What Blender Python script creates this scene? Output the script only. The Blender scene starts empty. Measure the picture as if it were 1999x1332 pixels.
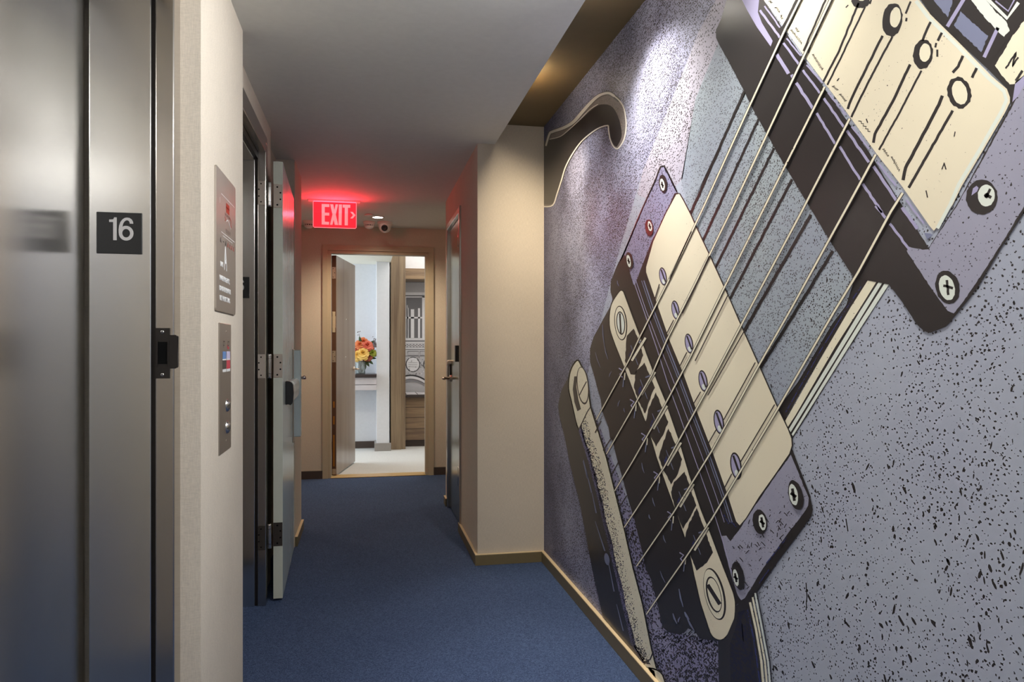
import bpy, bmesh, math, random
from mathutils import Vector, Matrix
from mathutils.geometry import tessellate_polygon

random.seed(7)
C = bpy.context.scene.collection
SC = bpy.context.scene
R = math.radians

# ------------------------------------------------------------------ camera, world, lights, exposure
F, CX, HY, EYE = 1430.0, 999.5, 682.0, 1.22          # focal length and horizon in pixels of 1999x1332, eye height in metres
PSI = math.atan((CX - 715.0) / F)
cam = bpy.data.cameras.new('camera')
cam.sensor_width = 36.0
cam.lens = F / 1999.0 * 36.0
cam.shift_y = (HY - 666.0) / 1999.0
cam.clip_start = 0.02
cam_o = bpy.data.objects.new('camera', cam); C.objects.link(cam_o)
cam_o.location = (0, 0, EYE); cam_o.rotation_euler = (R(90), 0, -PSI)
SC.camera = cam_o
w = bpy.data.worlds.new('world'); SC.world = w; w.use_nodes = True
w.node_tree.nodes['Background'].inputs[0].default_value = (0.9, 0.93, 1.0, 1)
w.node_tree.nodes['Background'].inputs[1].default_value = 0.02
SC.view_settings.view_transform = 'Standard'
SC.view_settings.look = 'None'
SC.view_settings.gamma = 1.0
SC.view_settings.use_curve_mapping = False
SC.view_settings.exposure = 0.36


def lamp(name, kind, loc, energy, color=(1, 1, 1), rot=(0, 0, 0), size=0.02, size_y=None, spot=None, blend=0.5):
    l = bpy.data.lights.new(name, kind); l.energy = energy; l.color = color
    if kind == 'AREA':
        l.size = size
        if size_y: l.shape = 'RECTANGLE'; l.size_y = size_y
    else:
        l.shadow_soft_size = size
    if kind == 'SPOT': l.spot_size = R(spot); l.spot_blend = blend
    o = bpy.data.objects.new(name, l); C.objects.link(o); o.location = loc; o.rotation_euler = rot
    return o


WARM, NEUT, SOFT, COOL = (1.0, 0.84, 0.62), (1.0, 0.95, 0.87), (0.97, 0.98, 1.0), (0.80, 0.90, 1.0)
for yy, pw in ((3.25, 13), (2.42, 60), (1.60, 40), (0.75, 66), (-0.10, 70), (-0.95, 44), (-1.80, 44), (-2.65, 44)):     # wall washers hidden in the ceiling slot
    lamp('cove_lamp', 'SPOT', (0.73, yy, 2.465), pw, NEUT, (0, R(-10), 0), 0.03, spot=112 if yy == 2.42 else 92, blend=1.0)
    lamp('cove_spill', 'POINT', (0.72, yy, 2.45), 0.55, NEUT, size=0.02)             # the same lamps' spill inside the slot
lamp('cove_lamp', 'SPOT', (0.72, 3.30, 2.465), 78, WARM, (R(26), R(8), 0), 0.05, spot=120, blend=1.0)
for yy in (3.05, 2.25): lamp('cove_downlight', 'SPOT', (0.745, yy, 2.465), 34, SOFT, (0, R(-1), 0), 0.03, spot=50, blend=0.7)
for yy, pw in ((0.45, 30), (1.10, 34), (1.62, 38), (2.00, 40)):     # unseen fill spots, added to brighten the elevator side
    lamp('side_fill', 'SPOT', (0.90, yy, 2.34), pw, SOFT, (0, R(64), 0), 0.07, spot=140, blend=1.0)
lamp('lobby_fill', 'AREA', (0.3, -1.9, 2.37), 20, SOFT, (0, 0, 0), 0.9, 2.4)        # unseen soft fill added behind the camera
lamp('hall_end_lamp', 'SPOT', (0.10, 6.55, 2.34), 46, WARM, (0, 0, 0), 0.04, spot=150, blend=0.8)
lamp('side_hall_lamp', 'SPOT', (1.5, 6.4, 2.34), 16, WARM, (0, 0, 0), 0.05, spot=150, blend=0.8)
lamp('side_hall_lamp', 'SPOT', (-1.3, 6.2, 2.34), 16, WARM, (0, 0, 0), 0.05, spot=150, blend=0.8)
lamp('exit_sign_lamp', 'AREA', (-0.24, 5.88, 2.27), 3.2, (1.0, 0.02, 0.04), (R(-135), 0, 0), 0.30, 0.10)
lamp('exit_sign_lamp', 'AREA', (-0.24, 5.93, 2.27), 0.45, (1.0, 0.02, 0.04), (R(100), 0, 0), 0.30, 0.12)
lamp('room_daylight', 'AREA', (-1.75, 8.6, 1.35), 42, COOL, (0, R(-90), 0), 1.6, 1.6)

# ------------------------------------------------------------------ node helpers and materials
MATS = {}


def srgb(r, g, b):
    f = lambda v: (v / 255 / 12.92) if v <= 10 else ((v / 255 + 0.055) / 1.055) ** 2.4
    return (f(r), f(g), f(b), 1)


class NT:
    def __init__(s, name):
        s.m = bpy.data.materials.new(name); s.m.use_nodes = True
        s.t = s.m.node_tree; s.b = s.t.nodes['Principled BSDF']; MATS[name] = s.m

    def n(s, kind, ins=None, **kw):
        nd = s.t.nodes.new(kind)
        for k, v in kw.items(): setattr(nd, k, v)
        for k, v in (ins or {}).items():
            if isinstance(v, bpy.types.NodeSocket): s.t.links.new(v, nd.inputs[k])
            else: nd.inputs[k].default_value = v
        return nd

    def math(s, op, a, b=0.0, clamp=False):
        return s.n('ShaderNodeMath', {0: a, 1: b}, operation=op, use_clamp=clamp).outputs[0]

    def mix(s, f, a, b):
        nd = s.n('ShaderNodeMix', data_type='RGBA')
        for sock, v in ((nd.inputs[0], f), (nd.inputs[6], a), (nd.inputs[7], b)):
            if isinstance(v, bpy.types.NodeSocket): s.t.links.new(v, sock)
            else: sock.default_value = v
        return nd.outputs[2]

    def coord(s, scale=(1, 1, 1), kind='Object'):
        tc = s.n('ShaderNodeTexCoord')
        return s.n('ShaderNodeMapping', {0: tc.outputs[kind], 3: scale}).outputs[0]

    def set(s, **kw):
        for k, v in kw.items():
            k = {'color': 'Base Color', 'rough': 'Roughness', 'metal': 'Metallic', 'spec': 'Specular IOR Level', 'aniso': 'Anisotropic', 'arot': 'Anisotropic Rotation',
                 'ecol': 'Emission Color', 'emit': 'Emission Strength', 'trans': 'Transmission Weight', 'alpha': 'Alpha', 'normal': 'Normal', 'coat': 'Coat Weight', 'coatr': 'Coat Roughness'}[k]
            if isinstance(v, bpy.types.NodeSocket): s.t.links.new(v, s.b.inputs[k])
            else: s.b.inputs[k].default_value = v
        return s.m


def plain(name, col, rough=0.5, metal=0.0, spec=0.5, **kw):
    s = NT(name)
    nz = s.n('ShaderNodeTexNoise', {'Vector': s.coord(), 'Scale': 35.0, 'Detail': 3.0})
    d = tuple(c * 0.9 for c in col[:3]) + (1,)
    return s.set(color=s.mix(nz.outputs[0], col, d), rough=rough, metal=metal, spec=spec, **kw)


def steel(name, col, rough, aniso=0.6, stretch=(520, 520, 3.0), amp=0.03, metal=1.0):
    s = NT(name)
    nz = s.n('ShaderNodeTexNoise', {'Vector': s.coord(stretch), 'Scale': 1.0, 'Detail': 4.0})
    nb = s.n('ShaderNodeTexNoise', {'Vector': s.coord((2, 2, 0.7)), 'Scale': 1.0, 'Detail': 2.0})
    r = s.math('ADD', s.math('MULTIPLY', nz.outputs[0], amp), rough - amp * 0.5)
    r = s.math('ADD', r, s.math('MULTIPLY', s.math('SUBTRACT', nb.outputs[0], 0.5), 0.12))
    d = tuple(c * 0.96 for c in col[:3]) + (1,)
    return s.set(color=s.mix(nz.outputs[0], col, d), rough=r, metal=metal, aniso=aniso)


def linen(name, col, rough=0.85, bump=0.15):
    s = NT(name)
    a = s.n('ShaderNodeTexNoise', {'Vector': s.coord((90, 90, 700)), 'Scale': 1.0, 'Detail': 2.0})
    b = s.n('ShaderNodeTexNoise', {'Vector': s.coord((800, 800, 45)), 'Scale': 1.0, 'Detail': 2.0})
    c = s.n('ShaderNodeTexNoise', {'Vector': s.coord((1, 1, 1)), 'Scale': 2.2, 'Detail': 3.0})
    h = s.math('ADD', a.outputs[0], b.outputs[0])
    f = s.math('ADD', s.math('MULTIPLY', s.math('SUBTRACT', h, 1.0), 1.6), s.math('MULTIPLY', c.outputs[0], 1.0), clamp=True)
    d = tuple(v * 0.80 for v in col[:3]) + (1,)
    bp = s.n('ShaderNodeBump', {'Height': h, 'Strength': bump, 'Distance': 0.001})
    return s.set(color=s.mix(f, d, col), rough=rough, spec=0.25, normal=bp.outputs[0])


def wood(name, c1, c2, rough=0.4, sc=(14, 14, 0.8), spec=0.4):
    s = NT(name)
    n1 = s.n('ShaderNodeTexNoise', {'Vector': s.coord(sc), 'Scale': 1.0, 'Detail': 5.0, 'Distortion': 0.6})
    n2 = s.n('ShaderNodeTexNoise', {'Vector': s.coord(tuple(v * 6 for v in sc)), 'Scale': 1.0, 'Detail': 2.0})
    f = s.math('ADD', s.math('MULTIPLY', s.math('SUBTRACT', n1.outputs[0], 0.3), 1.6), s.math('MULTIPLY', s.math('SUBTRACT', n2.outputs[0], 0.5), 0.5), clamp=True)
    return s.set(color=s.mix(f, c1, c2), rough=rough, spec=spec)


def carpet(name, c1, c2, c3, bump=0.5, sc=240.0):
    s = NT(name)
    v = s.coord()
    a = s.n('ShaderNodeTexVoronoi', {'Vector': v, 'Scale': sc})
    b = s.n('ShaderNodeTexNoise', {'Vector': v, 'Scale': sc * 1.3, 'Detail': 3.0, 'Roughness': 0.7})
    c = s.n('ShaderNodeTexNoise', {'Vector': v, 'Scale': 2.5, 'Detail': 4.0})
    tuft = s.n('ShaderNodeSeparateColor', {0: a.outputs['Color']}).outputs[0]
    f = s.math('ADD', s.math('MULTIPLY', s.math('SUBTRACT', b.outputs[0], 0.5), 2.0), s.math('MULTIPLY', tuft, 0.5))
    f = s.math('ADD', f, 0.34, clamp=True)
    col = s.mix(f, c1, c2)
    col = s.mix(s.math('MULTIPLY', c.outputs[0], 0.30), col, c3)
    h = s.math('ADD', s.math('MULTIPLY', a.outputs[0], -1.0), b.outputs[0])
    bp = s.n('ShaderNodeBump', {'Height': h, 'Strength': bump, 'Distance': 0.006})
    return s.set(color=col, rough=0.95, spec=0.1, normal=bp.outputs[0])


def glow(name, col, emit, base=None):
    s = NT(name)
    return s.set(color=base or col, ecol=col, emit=emit, rough=0.4)


def speckled(name, base, ink, layers, rough=0.46, tint=None, dense=None, end_fade=None):
    """flat print: base colour with ink specks; layers = (scale, radius, share, stretch)"""
    s = NT(name)
    tc = s.n('ShaderNodeTexCoord').outputs['Object']
    sp = s.n('ShaderNodeSeparateXYZ', {0: tc})
    uv = s.n('ShaderNodeCombineXYZ', {0: sp.outputs[1], 1: sp.outputs[2]}).outputs[0]
    wob = s.n('ShaderNodeTexNoise', {'Vector': uv, 'Scale': 260.0, 'Detail': 2.0})
    off = s.n('ShaderNodeVectorMath', {0: wob.outputs[1], 1: (0.5, 0.5, 0.5)}, operation='SUBTRACT').outputs[0]
    off = s.n('ShaderNodeVectorMath', {0: off, 3: 0.006}, operation='SCALE').outputs[0]
    uvw = s.n('ShaderNodeVectorMath', {0: uv, 1: off}, operation='ADD').outputs[0]
    big = s.n('ShaderNodeTexNoise', {'Vector': uv, 'Scale': 3.2, 'Detail': 2.0}).outputs[0]
    col = base
    if tint is not None:
        col = s.mix(s.math('MULTIPLY', s.math('SUBTRACT', big, 0.35), 2.5, clamp=True), base, tint)
    mask = None
    for sc, rad, share, st in layers:
        mp = s.n('ShaderNodeMapping', {0: uvw, 2: (0, 0, R(28)), 3: (sc * st, sc, 1)}).outputs[0]
        v = s.n('ShaderNodeTexVoronoi', {'Vector': mp, 'Scale': 1.0}, voronoi_dimensions='2D')
        cr = s.n('ShaderNodeSeparateColor', {0: v.outputs['Color']}).outputs[0]
        lo = s.math('SUBTRACT', s.math('SUBTRACT', 1.0, share), s.math('MULTIPLY', s.math('SUBTRACT', big, 0.5), 0.8))
        thr = s.math('MULTIPLY', s.math('MULTIPLY', s.math('SUBTRACT', cr, lo), 2.0, clamp=True), rad)
        m = s.math('LESS_THAN', v.outputs['Distance'], thr)
        mask = m if mask is None else s.math('MAXIMUM', mask, m)
    if dense:
        sc, cut, st = dense
        mp = s.n('ShaderNodeMapping', {0: uv, 2: (0, 0, R(-27)), 3: (sc * st, sc, 1)}).outputs[0]
        nz = s.n('ShaderNodeTexNoise', {'Vector': mp, 'Scale': 1.0, 'Detail': 2.0, 'Roughness': 0.6}).outputs[0]
        m = s.math('MULTIPLY', s.math('SUBTRACT', s.math('ADD', nz, s.math('MULTIPLY', s.math('SUBTRACT', big, 0.5), 0.35)), cut), 9.0, clamp=True)
        mask = m if mask is None else s.math('MAXIMUM', mask, m)
    if mask is not None: col = s.mix(mask, col, ink)
    if end_fade:                                    # navy mixed in, growing towards the far end of the wall
        y0, y1, navy = end_fade
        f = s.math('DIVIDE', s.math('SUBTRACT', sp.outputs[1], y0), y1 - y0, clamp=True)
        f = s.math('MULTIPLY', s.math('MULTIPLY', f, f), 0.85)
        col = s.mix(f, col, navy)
    return s.set(color=col, rough=rough, spec=0.36)


steel('elevator_steel', (0.74, 0.72, 0.68, 1), 0.21, 0.7)
steel('frame_steel', (0.56, 0.52, 0.47, 1), 0.23, 0.7)
steel('bright_steel', (0.62, 0.60, 0.57, 1), 0.26)
steel('plate_steel', (0.50, 0.45, 0.39, 1), 0.42)
steel('hinge_steel', (0.60, 0.52, 0.44, 1), 0.48, aniso=0.0)
steel('pale_steel_door', (0.68, 0.78, 0.77, 1), 0.27, metal=0.35)
steel('green_steel_door', (0.50, 0.50, 0.42, 1), 0.24)
plain('hinge_dark', (0.085, 0.07, 0.058, 1), 0.45, 0.7)
plain('door_edge_paint', srgb(200, 202, 186), 0.5)
plain('dark_bronze', (0.035, 0.03, 0.027, 1), 0.35, 0.6)
plain('black_plastic', (0.012, 0.012, 0.012, 1), 0.4)
plain('sign_black', (0.010, 0.010, 0.010, 1), 0.35)
plain('void_black', (0.004, 0.004, 0.004, 1), 0.9, spec=0.1)
plain('white_print', (0.80, 0.80, 0.78, 1), 0.5)
plain('grey_print', (0.52, 0.50, 0.48, 1), 0.5)
plain('red_print', (0.50, 0.06, 0.035, 1), 0.5)
plain('dark_print', (0.07, 0.055, 0.045, 1), 0.5)
plain('blue_print', (0.10, 0.25, 0.55, 1), 0.35)
plain('lilac_print', (0.60, 0.55, 0.75, 1), 0.35)
plain('crimson_print', (0.60, 0.03, 0.07, 1), 0.35)
linen('wallpaper_cream', srgb(216, 205, 188))
plain('ceiling_paint', srgb(228, 228, 222), 0.8, spec=0.2)
plain('cove_paint', srgb(128, 112, 84), 0.7, spec=0.2)
plain('baseboard_tan', srgb(118, 105, 76), 0.45)
plain('baseboard_cap', srgb(214, 190, 150), 0.45)
plain('baseboard_grey', srgb(150, 145, 140), 0.5)
plain('baseboard_dark', srgb(70, 58, 52), 0.5)
carpet('carpet_blue', srgb(22, 32, 60), srgb(104, 124, 162), srgb(46, 60, 96), 0.9)
carpet('carpet_pale', srgb(176, 178, 178), srgb(214, 212, 206), srgb(190, 190, 190), 0.2)
plain('threshold_gold', srgb(196, 166, 112), 0.35)
plain('door_frame_paint', srgb(190, 176, 150), 0.4)
wood('door_wood', srgb(130, 116, 104), srgb(150, 137, 125), 0.24, (9, 9, 0.7))
plain('door_core', srgb(92, 62, 44), 0.5)
plain('brass_edge', srgb(190, 130, 60), 0.35, 0.8)
plain('white_paint', srgb(222, 224, 228), 0.6)
plain('room_ceiling', srgb(224, 220, 204), 0.7)
wood('panel_wood', srgb(108, 90, 74), srgb(180, 160, 130), 0.45, (10, 10, 0.6))
wood('panel_wood_cross', srgb(110, 90, 74), srgb(176, 150, 116), 0.4, (1.2, 14, 14))
plain('slab_dark', srgb(64, 56, 56), 0.25)
plain('console_white', srgb(206, 202, 206), 0.45)
plain('fixture_white', srgb(238, 232, 224), 0.45)
glow('lamp_glow', (1.0, 0.93, 0.78, 1), 14.0)
glow('cove_glow', (1.0, 0.97, 0.92, 1), 2.3)
glow('exit_red', (1.0, 0.02, 0.035, 1), 1.0, (0.35, 0.01, 0.02, 1))
glow('exit_letter', (1.0, 0.16, 0.17, 1), 1.35, (0.8, 0.3, 0.3, 1))
glow('exit_edge', (1.0, 0.10, 0.12, 1), 2.2, (0.6, 0.1, 0.1, 1))
glow('exit_lightbar', (1.0, 0.03, 0.05, 1), 9.0, (0.6, 0.1, 0.1, 1))
g_ = NT('vase_glass'); g_.set(color=(0.85, 0.93, 0.92, 1), rough=0.05, trans=0.85)
g_ = NT('clear_glass'); g_.set(color=(0.95, 1, 0.98, 1), rough=0.02, trans=1.0)
for nm, cc in (('petal_orange', (236, 140, 88)), ('petal_coral', (228, 118, 92)), ('petal_yellow', (245, 205, 112)), ('petal_rust', (168, 88, 66)), ('petal_lime', (160, 170, 60)),
               ('leaf_green', (60, 82, 42)), ('twig_brown', (80, 60, 50)), ('petal_white', (225, 222, 228))):
    plain(nm, srgb(*cc), 0.6)
for nm, v in (('print_white', 238), ('print_light', 198), ('print_mid', 152), ('print_grey', 112), ('print_dark', 56)):
    plain(nm, srgb(v, v, v + 4), 0.5)

# ------------------------------------------------------------------ geometry helpers


def tag(o, label=None, cat=None, group=None, kind=None):
    if label: o['label'] = label
    if cat: o['category'] = cat
    if group: o['group'] = group
    if kind: o['kind'] = kind
    return o


def empty(name, loc=(0, 0, 0)):
    o = bpy.data.objects.new(name, None); C.objects.link(o); o.location = loc; o.empty_display_size = 0.05
    return o


class MB:
    def __init__(s): s.b = bmesh.new(); s.mi = 0; s.mats = []

    def use(s, mat):
        if mat not in s.mats: s.mats.append(mat)
        s.mi = s.mats.index(mat); return s

    def _mark(s, faces):
        for f in faces: f.material_index = s.mi

    def box(s, x0, x1, y0, y1, z0, z1, bev=0.0, seg=1):
        nf = set(s.b.faces)
        v = [s.b.verts.new((x, y, z)) for x in (min(x0, x1), max(x0, x1)) for y in (min(y0, y1), max(y0, y1)) for z in (min(z0, z1), max(z0, z1))]
        fs = [s.b.faces.new([v[i] for i in q]) for q in ((0, 1, 3, 2), (4, 6, 7, 5), (0, 4, 5, 1), (2, 3, 7, 6), (0, 2, 6, 4), (1, 5, 7, 3))]
        if bev:
            es = list({e for f in fs for e in f.edges})
            bmesh.ops.bevel(s.b, geom=es, offset=bev, segments=seg, affect='EDGES', profile=0.5)
        s._mark([f for f in s.b.faces if f not in nf]); return s

    def prism(s, pts, axis, a0, a1, bev=0.0):
        """polygon pts (2-D) extruded along axis 0/1/2 from a0 to a1"""
        def at(p, a):
            return [(a, p[0], p[1]), (p[0], a, p[1]), (p[0], p[1], a)][axis]
        nf = set(s.b.faces)
        A = [s.b.verts.new(at(p, a0)) for p in pts]; B = [s.b.verts.new(at(p, a1)) for p in pts]
        n = len(pts)
        s.b.faces.new(A[::-1]); s.b.faces.new(B)
        for i in range(n): s.b.faces.new((A[i], A[(i + 1) % n], B[(i + 1) % n], B[i]))
        new = [f for f in s.b.faces if f not in nf]
        bmesh.ops.recalc_face_normals(s.b, faces=new)
        if bev:
            es = [e for e in {e for f in new for e in f.edges}]
            bmesh.ops.bevel(s.b, geom=es, offset=bev, segments=2, affect='EDGES')
        s._mark([f for f in s.b.faces if f not in nf]); return s

    def lathe(s, prof, origin, axis=(0, 0, 1), n=24):
        """profile (radius, height) turned about axis through origin"""
        q = Vector((0, 0, 1)).rotation_difference(Vector(axis).normalized())
        o = Vector(origin); nf = set(s.b.faces); rings = []
        for r, h in prof:
            if r < 1e-6: rings.append([s.b.verts.new(o + q @ Vector((0, 0, h)))])
            else: rings.append([s.b.verts.new(o + q @ Vector((r * math.cos(2 * math.pi * i / n), r * math.sin(2 * math.pi * i / n), h))) for i in range(n)])
        for a, b in zip(rings, rings[1:]):
            for i in range(n):
                j = (i + 1) % n
                if len(a) == 1 and len(b) == 1: continue
                if len(a) == 1: s.b.faces.new((a[0], b[i], b[j]))
                elif len(b) == 1: s.b.faces.new((a[i], a[j], b[0]))
                else: s.b.faces.new((a[i], a[j], b[j], b[i]))
        new = [f for f in s.b.faces if f not in nf]
        bmesh.ops.recalc_face_normals(s.b, faces=new)
        s._mark(new)
        for f in new: f.smooth = True
        return s

    def cyl(s, p, q, r, n=20, r2=None):
        p, q = Vector(p), Vector(q); L = (q - p).length
        r2 = r if r2 is None else r2
        return s.lathe([(0, 0), (r * .9, 0), (r, min(r * .1, L * .2)), (r2, L - min(r2 * .1, L * .2)), (r2 * .9, L), (0, L)], p, q - p, n)

    def tube(s, pts, r, n=10):
        nf = set(s.b.faces); pts = [Vector(p) for p in pts]; rings = []
        for i, p in enumerate(pts):
            t = (pts[min(i + 1, len(pts) - 1)] - pts[max(i - 1, 0)]).normalized()
            a = t.orthogonal().normalized() if i == 0 else (rings_a - t * rings_a.dot(t)).normalized()
            rings_a = a; b = t.cross(a); rr = r[i] if isinstance(r, (list, tuple)) else r
            rings.append([s.b.verts.new(p + (a * math.cos(2 * math.pi * k / n) + b * math.sin(2 * math.pi * k / n)) * rr) for k in range(n)])
        for A, B in zip(rings, rings[1:]):
            for k in range(n): s.b.faces.new((A[k], A[(k + 1) % n], B[(k + 1) % n], B[k]))
        s.b.faces.new(rings[0][::-1]); s.b.faces.new(rings[-1])
        new = [f for f in s.b.faces if f not in nf]; s._mark(new)
        for f in new: f.smooth = True
        return s

    def build(s, name, parent=None, mat=None, origin=None):
        if mat: s.mats = [mat]
        me = bpy.data.meshes.new(name)
        if origin: bmesh.ops.translate(s.b, verts=s.b.verts, vec=-Vector(origin))
        s.b.to_mesh(me); s.b.free()
        for m in s.mats: me.materials.append(MATS[m])
        o = bpy.data.objects.new(name, me); C.objects.link(o)
        if origin: o.location = origin
        if parent is not None: fix(o, parent)
        return o


def world_loc(o):
    v = Vector((0, 0, 0))
    while o is not None: v = v + o.location; o = o.parent
    return v


def fix(o, parent):
    """parent without moving (only translations are used)"""
    o.parent = parent; o.location = Vector(o.location) - world_loc(parent)
    return o


def copy_tree(o, parent=None):
    c = o.copy(); C.objects.link(c)
    if parent is not None: c.parent = parent
    for ch in [k for k in bpy.data.objects if k.parent == o]: copy_tree(ch, c)
    return c


def text_mesh(name, body, size, mat, M, parent=None, sx=1.0, depth=0.0004, align='CENTER', bold=0.0):
    cu = bpy.data.curves.new(name, 'FONT'); cu.body = body; cu.size = size; cu.extrude = depth; cu.align_x = align; cu.align_y = 'CENTER'; cu.offset = bold
    cu.resolution_u = 4
    t = bpy.data.objects.new(name, cu); C.objects.link(t)
    me = bpy.data.meshes.new_from_object(t)
    bpy.data.objects.remove(t); me.name = name
    me.transform(M @ Matrix.Diagonal((sx, 1, 1, 1)))
    me.materials.clear(); me.materials.append(MATS[mat])
    o = bpy.data.objects.new(name, me); C.objects.link(o)
    if parent is not None: fix(o, parent)
    return o


def facing(loc, normal):
    """matrix that lays text (x right, y up, z out) at loc on an upright surface with the given outward normal"""
    z = Vector(normal).normalized(); y = Vector((0, 0, 1)); x = y.cross(z)
    M = Matrix((x, y, z)).transposed().to_4x4(); M.translation = Vector(loc)
    return M


def ray(px, py):
    r, u = (px - CX) / F, -(py - HY) / F
    s_, c_ = math.sin(PSI), math.cos(PSI)
    return (r * c_ + s_, -r * s_ + c_, u)


def on_x(px, py, x):
    d = ray(px, py); t = x / d[0]
    return (x, d[1] * t, EYE + d[2] * t)


def on_y(px, py, y):
    d = ray(px, py); t = y / d[1]
    return (d[0] * t, y, EYE + d[2] * t)


def on_z(px, py, z):
    d = ray(px, py); t = (z - EYE) / d[2]
    return (d[0] * t, d[1] * t, z)

# ------------------------------------------------------------------ the shell
HC, HS = 2.385, 2.50          # ceiling, ceiling slot
XM = 1.004                    # mural wall
XP, XH = -0.443, -0.497       # left pier face, left header wall face


def struct(name, mb, mat=None, parent=None):
    o = mb.build(name, parent, mat)
    if parent is None: o['kind'] = 'structure'
    return o


struct('floor', MB().box(-2.5, 2.6, -4, 7.15, -0.1, 0), 'carpet_blue')
struct('floor_room', MB().box(-2.5, 2.6, 7.15, 11, -0.1, 0), 'carpet_pale')
c = MB().use('ceiling_paint')
c.box(-2.5, 0.717, -4, 4.25, HC, HC + 0.02).box(-2.5, 2.6, 4.25, 7.13, HC, HC + 0.02)
struct('ceiling', c)
c = MB().use('cove_paint')
c.box(0.50, 1.12, -4, 4.10, HS, HS + 0.05)
struct('ceiling_slot', c)
struct('trim_2', MB().box(0.50, 0.55, -4, 4.10, HC + 0.02, HS).box(0.55, 0.717, -4, 4.10, HC + 0.02, HC + 0.024), 'cove_paint')
struct('wall_right', MB().box(XM, 1.12, -4, 4.10, 0, HS), 'wallpaper_cream')
struct('wall_back', MB().box(-2.5, 1.12, -4.1, -4, 0, HS + .05), 'wallpaper_cream')
c = MB().use('wallpaper_cream')
c.box(0.617, 2.6, 4.10, 4.83, 0, HS + .05)
struct('wall_right_pier', c)
c = MB().use('wallpaper_cream')
c.box(0.617, 2.6, 5.665, 5.79, 0, HC).box(0.617, 2.6, 4.83, 5.665, 2.175, HC).box(0.72, 2.6, 4.83, 5.665, 0, 2.175)
struct('wall_right_hall', c)
struct('wall_right_far', MB().box(2.5, 2.6, 5.79, 7.12, 0, HC), 'wallpaper_cream')
c = MB().use('wallpaper_cream')
c.box(-2.5, -0.402, 7.12, 7.24, 0, HC).box(0.636, 2.6, 7.12, 7.24, 0, HC).box(-0.402, 0.636, 7.12, 7.24, 2.205, HC + .3).box(-2.5, 2.6, 7.14, 7.24, HC + .02, 2.8)
struct('wall_end', c)
c = MB().use('wallpaper_cream')
c.box(-0.90, XP, 2.127, 2.82, 0, HC)
struct('wall_left_pier', c)
struct('wall_left_near', MB().box(-0.90, XP, -4, 0.90, 0, HC).box(-0.90, XH, 0.90, 2.127, 2.20, HC), 'wallpaper_cream')
struct('wall_left_header', MB().box(-1.2, XH, 2.82, 3.695, 2.235, HC).box(-1.2, XH, 3.695, 4.06, 0, HC), 'wallpaper_cream')
struct('wall_left_niche', MB().box(-2.5, -0.544, 4.06, 4.68, 0, HC), 'wallpaper_cream')
struct('wall_left_step', MB().box(-2.5, -0.432, 4.68, 5.15, 0, HC), 'wallpaper_cream')
struct('wall_left_far', MB().box(-2.5, -2.4, 5.15, 7.12, 0, HC), 'wallpaper_cream')
struct('wall_left_shaft', MB().box(-1.3, -1.2, -4, 4.06, 0, HC), 'void_black')


def baseboard(name, x0, x1, y0, y1, cap_side, mat='baseboard_tan', cap='baseboard_cap', h=0.062):
    m = MB().use(mat).box(x0, x1, y0, y1, 0, h - 0.004, 0.001).use(cap).box(x0, x1, y0, y1, h - 0.004, h, 0.0012)
    return struct(name, m)


baseboard('baseboard_right', 0.985, XM, -4, 4.085, 0)
baseboard('baseboard_pier', 0.602, XM, 4.083, 4.10, 0)
baseboard('baseboard_hall', 0.602, 0.617, 4.10, 4.88, 0)
baseboard('baseboard_hall_far', 0.602, 0.617, 5.67, 5.80, 0)
baseboard('baseboard_end_left', -2.4, -0.405, 7.105, 7.12, 0, 'baseboard_dark', 'baseboard_dark', 0.075)
baseboard('baseboard_end_right', 0.64, 2.5, 7.105, 7.12, 0, 'baseboard_dark', 'baseboard_dark', 0.075)
baseboard('baseboard_step', -0.432, -0.416, 4.70, 5.165, 0)


# ------------------------------------------------------------------ door 1: near elevator
def screw(mb, p, axis, r=0.004, h=0.0012, mat='bright_steel'):
    a = Vector(axis)
    mb.use(mat).lathe([(0, h), (r * .6, h), (r, h * .4), (r, 0)], p, a, 12)
    side = Vector((0, 0, 1)) if abs(a.z) < .5 else Vector((1, 0, 0))
    o = a.cross(side); q = Vector(p) + a * (h + .0002)
    mb.use('void_black')
    for u, v in ((side, o), (o, side)):
        c4 = [q + u * (r * .6) * i + v * (r * .13) * j for i, j in ((-1, -1), (1, -1), (1, 1), (-1, 1))]
        f = mb.b.faces.new([mb.b.verts.new(k) for k in c4]); f.material_index = mb.mi


d1 = tag(empty('door_1', (-0.72, 2.06, 0)), 'brushed steel elevator door with number 16 on its jamb, nearest the camera', 'elevator door', kind='structure')
MB().box(-0.745, -0.715, 0.9, 2.078, 0.004, 2.16, 0.003).build('door_panel', d1, 'elevator_steel')
MB().box(-0.78, -0.746, 0.6, 2.3, 0.004, 2.2).build('shaft_shade', d1, 'void_black')  # black board, its colour standing in for the shadowed depth past the panel
MB().box(-0.700, -0.551, 2.06, 2.11, 0, 2.18, 0.0025, 2).build('jamb', d1, 'elevator_steel')
MB().box(-0.72, -0.551, 0.9, 2.06, 2.16, 2.18, 0.002).build('head_jamb', d1, 'elevator_steel')
MB().box(-0.552, -0.540, 2.073, 2.118, 0, 2.18).build('jamb_groove', d1, 'dark_bronze')
fr1 = MB().box(-0.541, -0.495, 2.06, 2.127, 0, 2.20, 0.003, 2).build('door_frame', d1, 'frame_steel')
MB().box(-0.541, -0.495, 0.9, 2.06, 2.16, 2.20, 0.003, 2).build('frame_head', d1, 'frame_steel')
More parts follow.
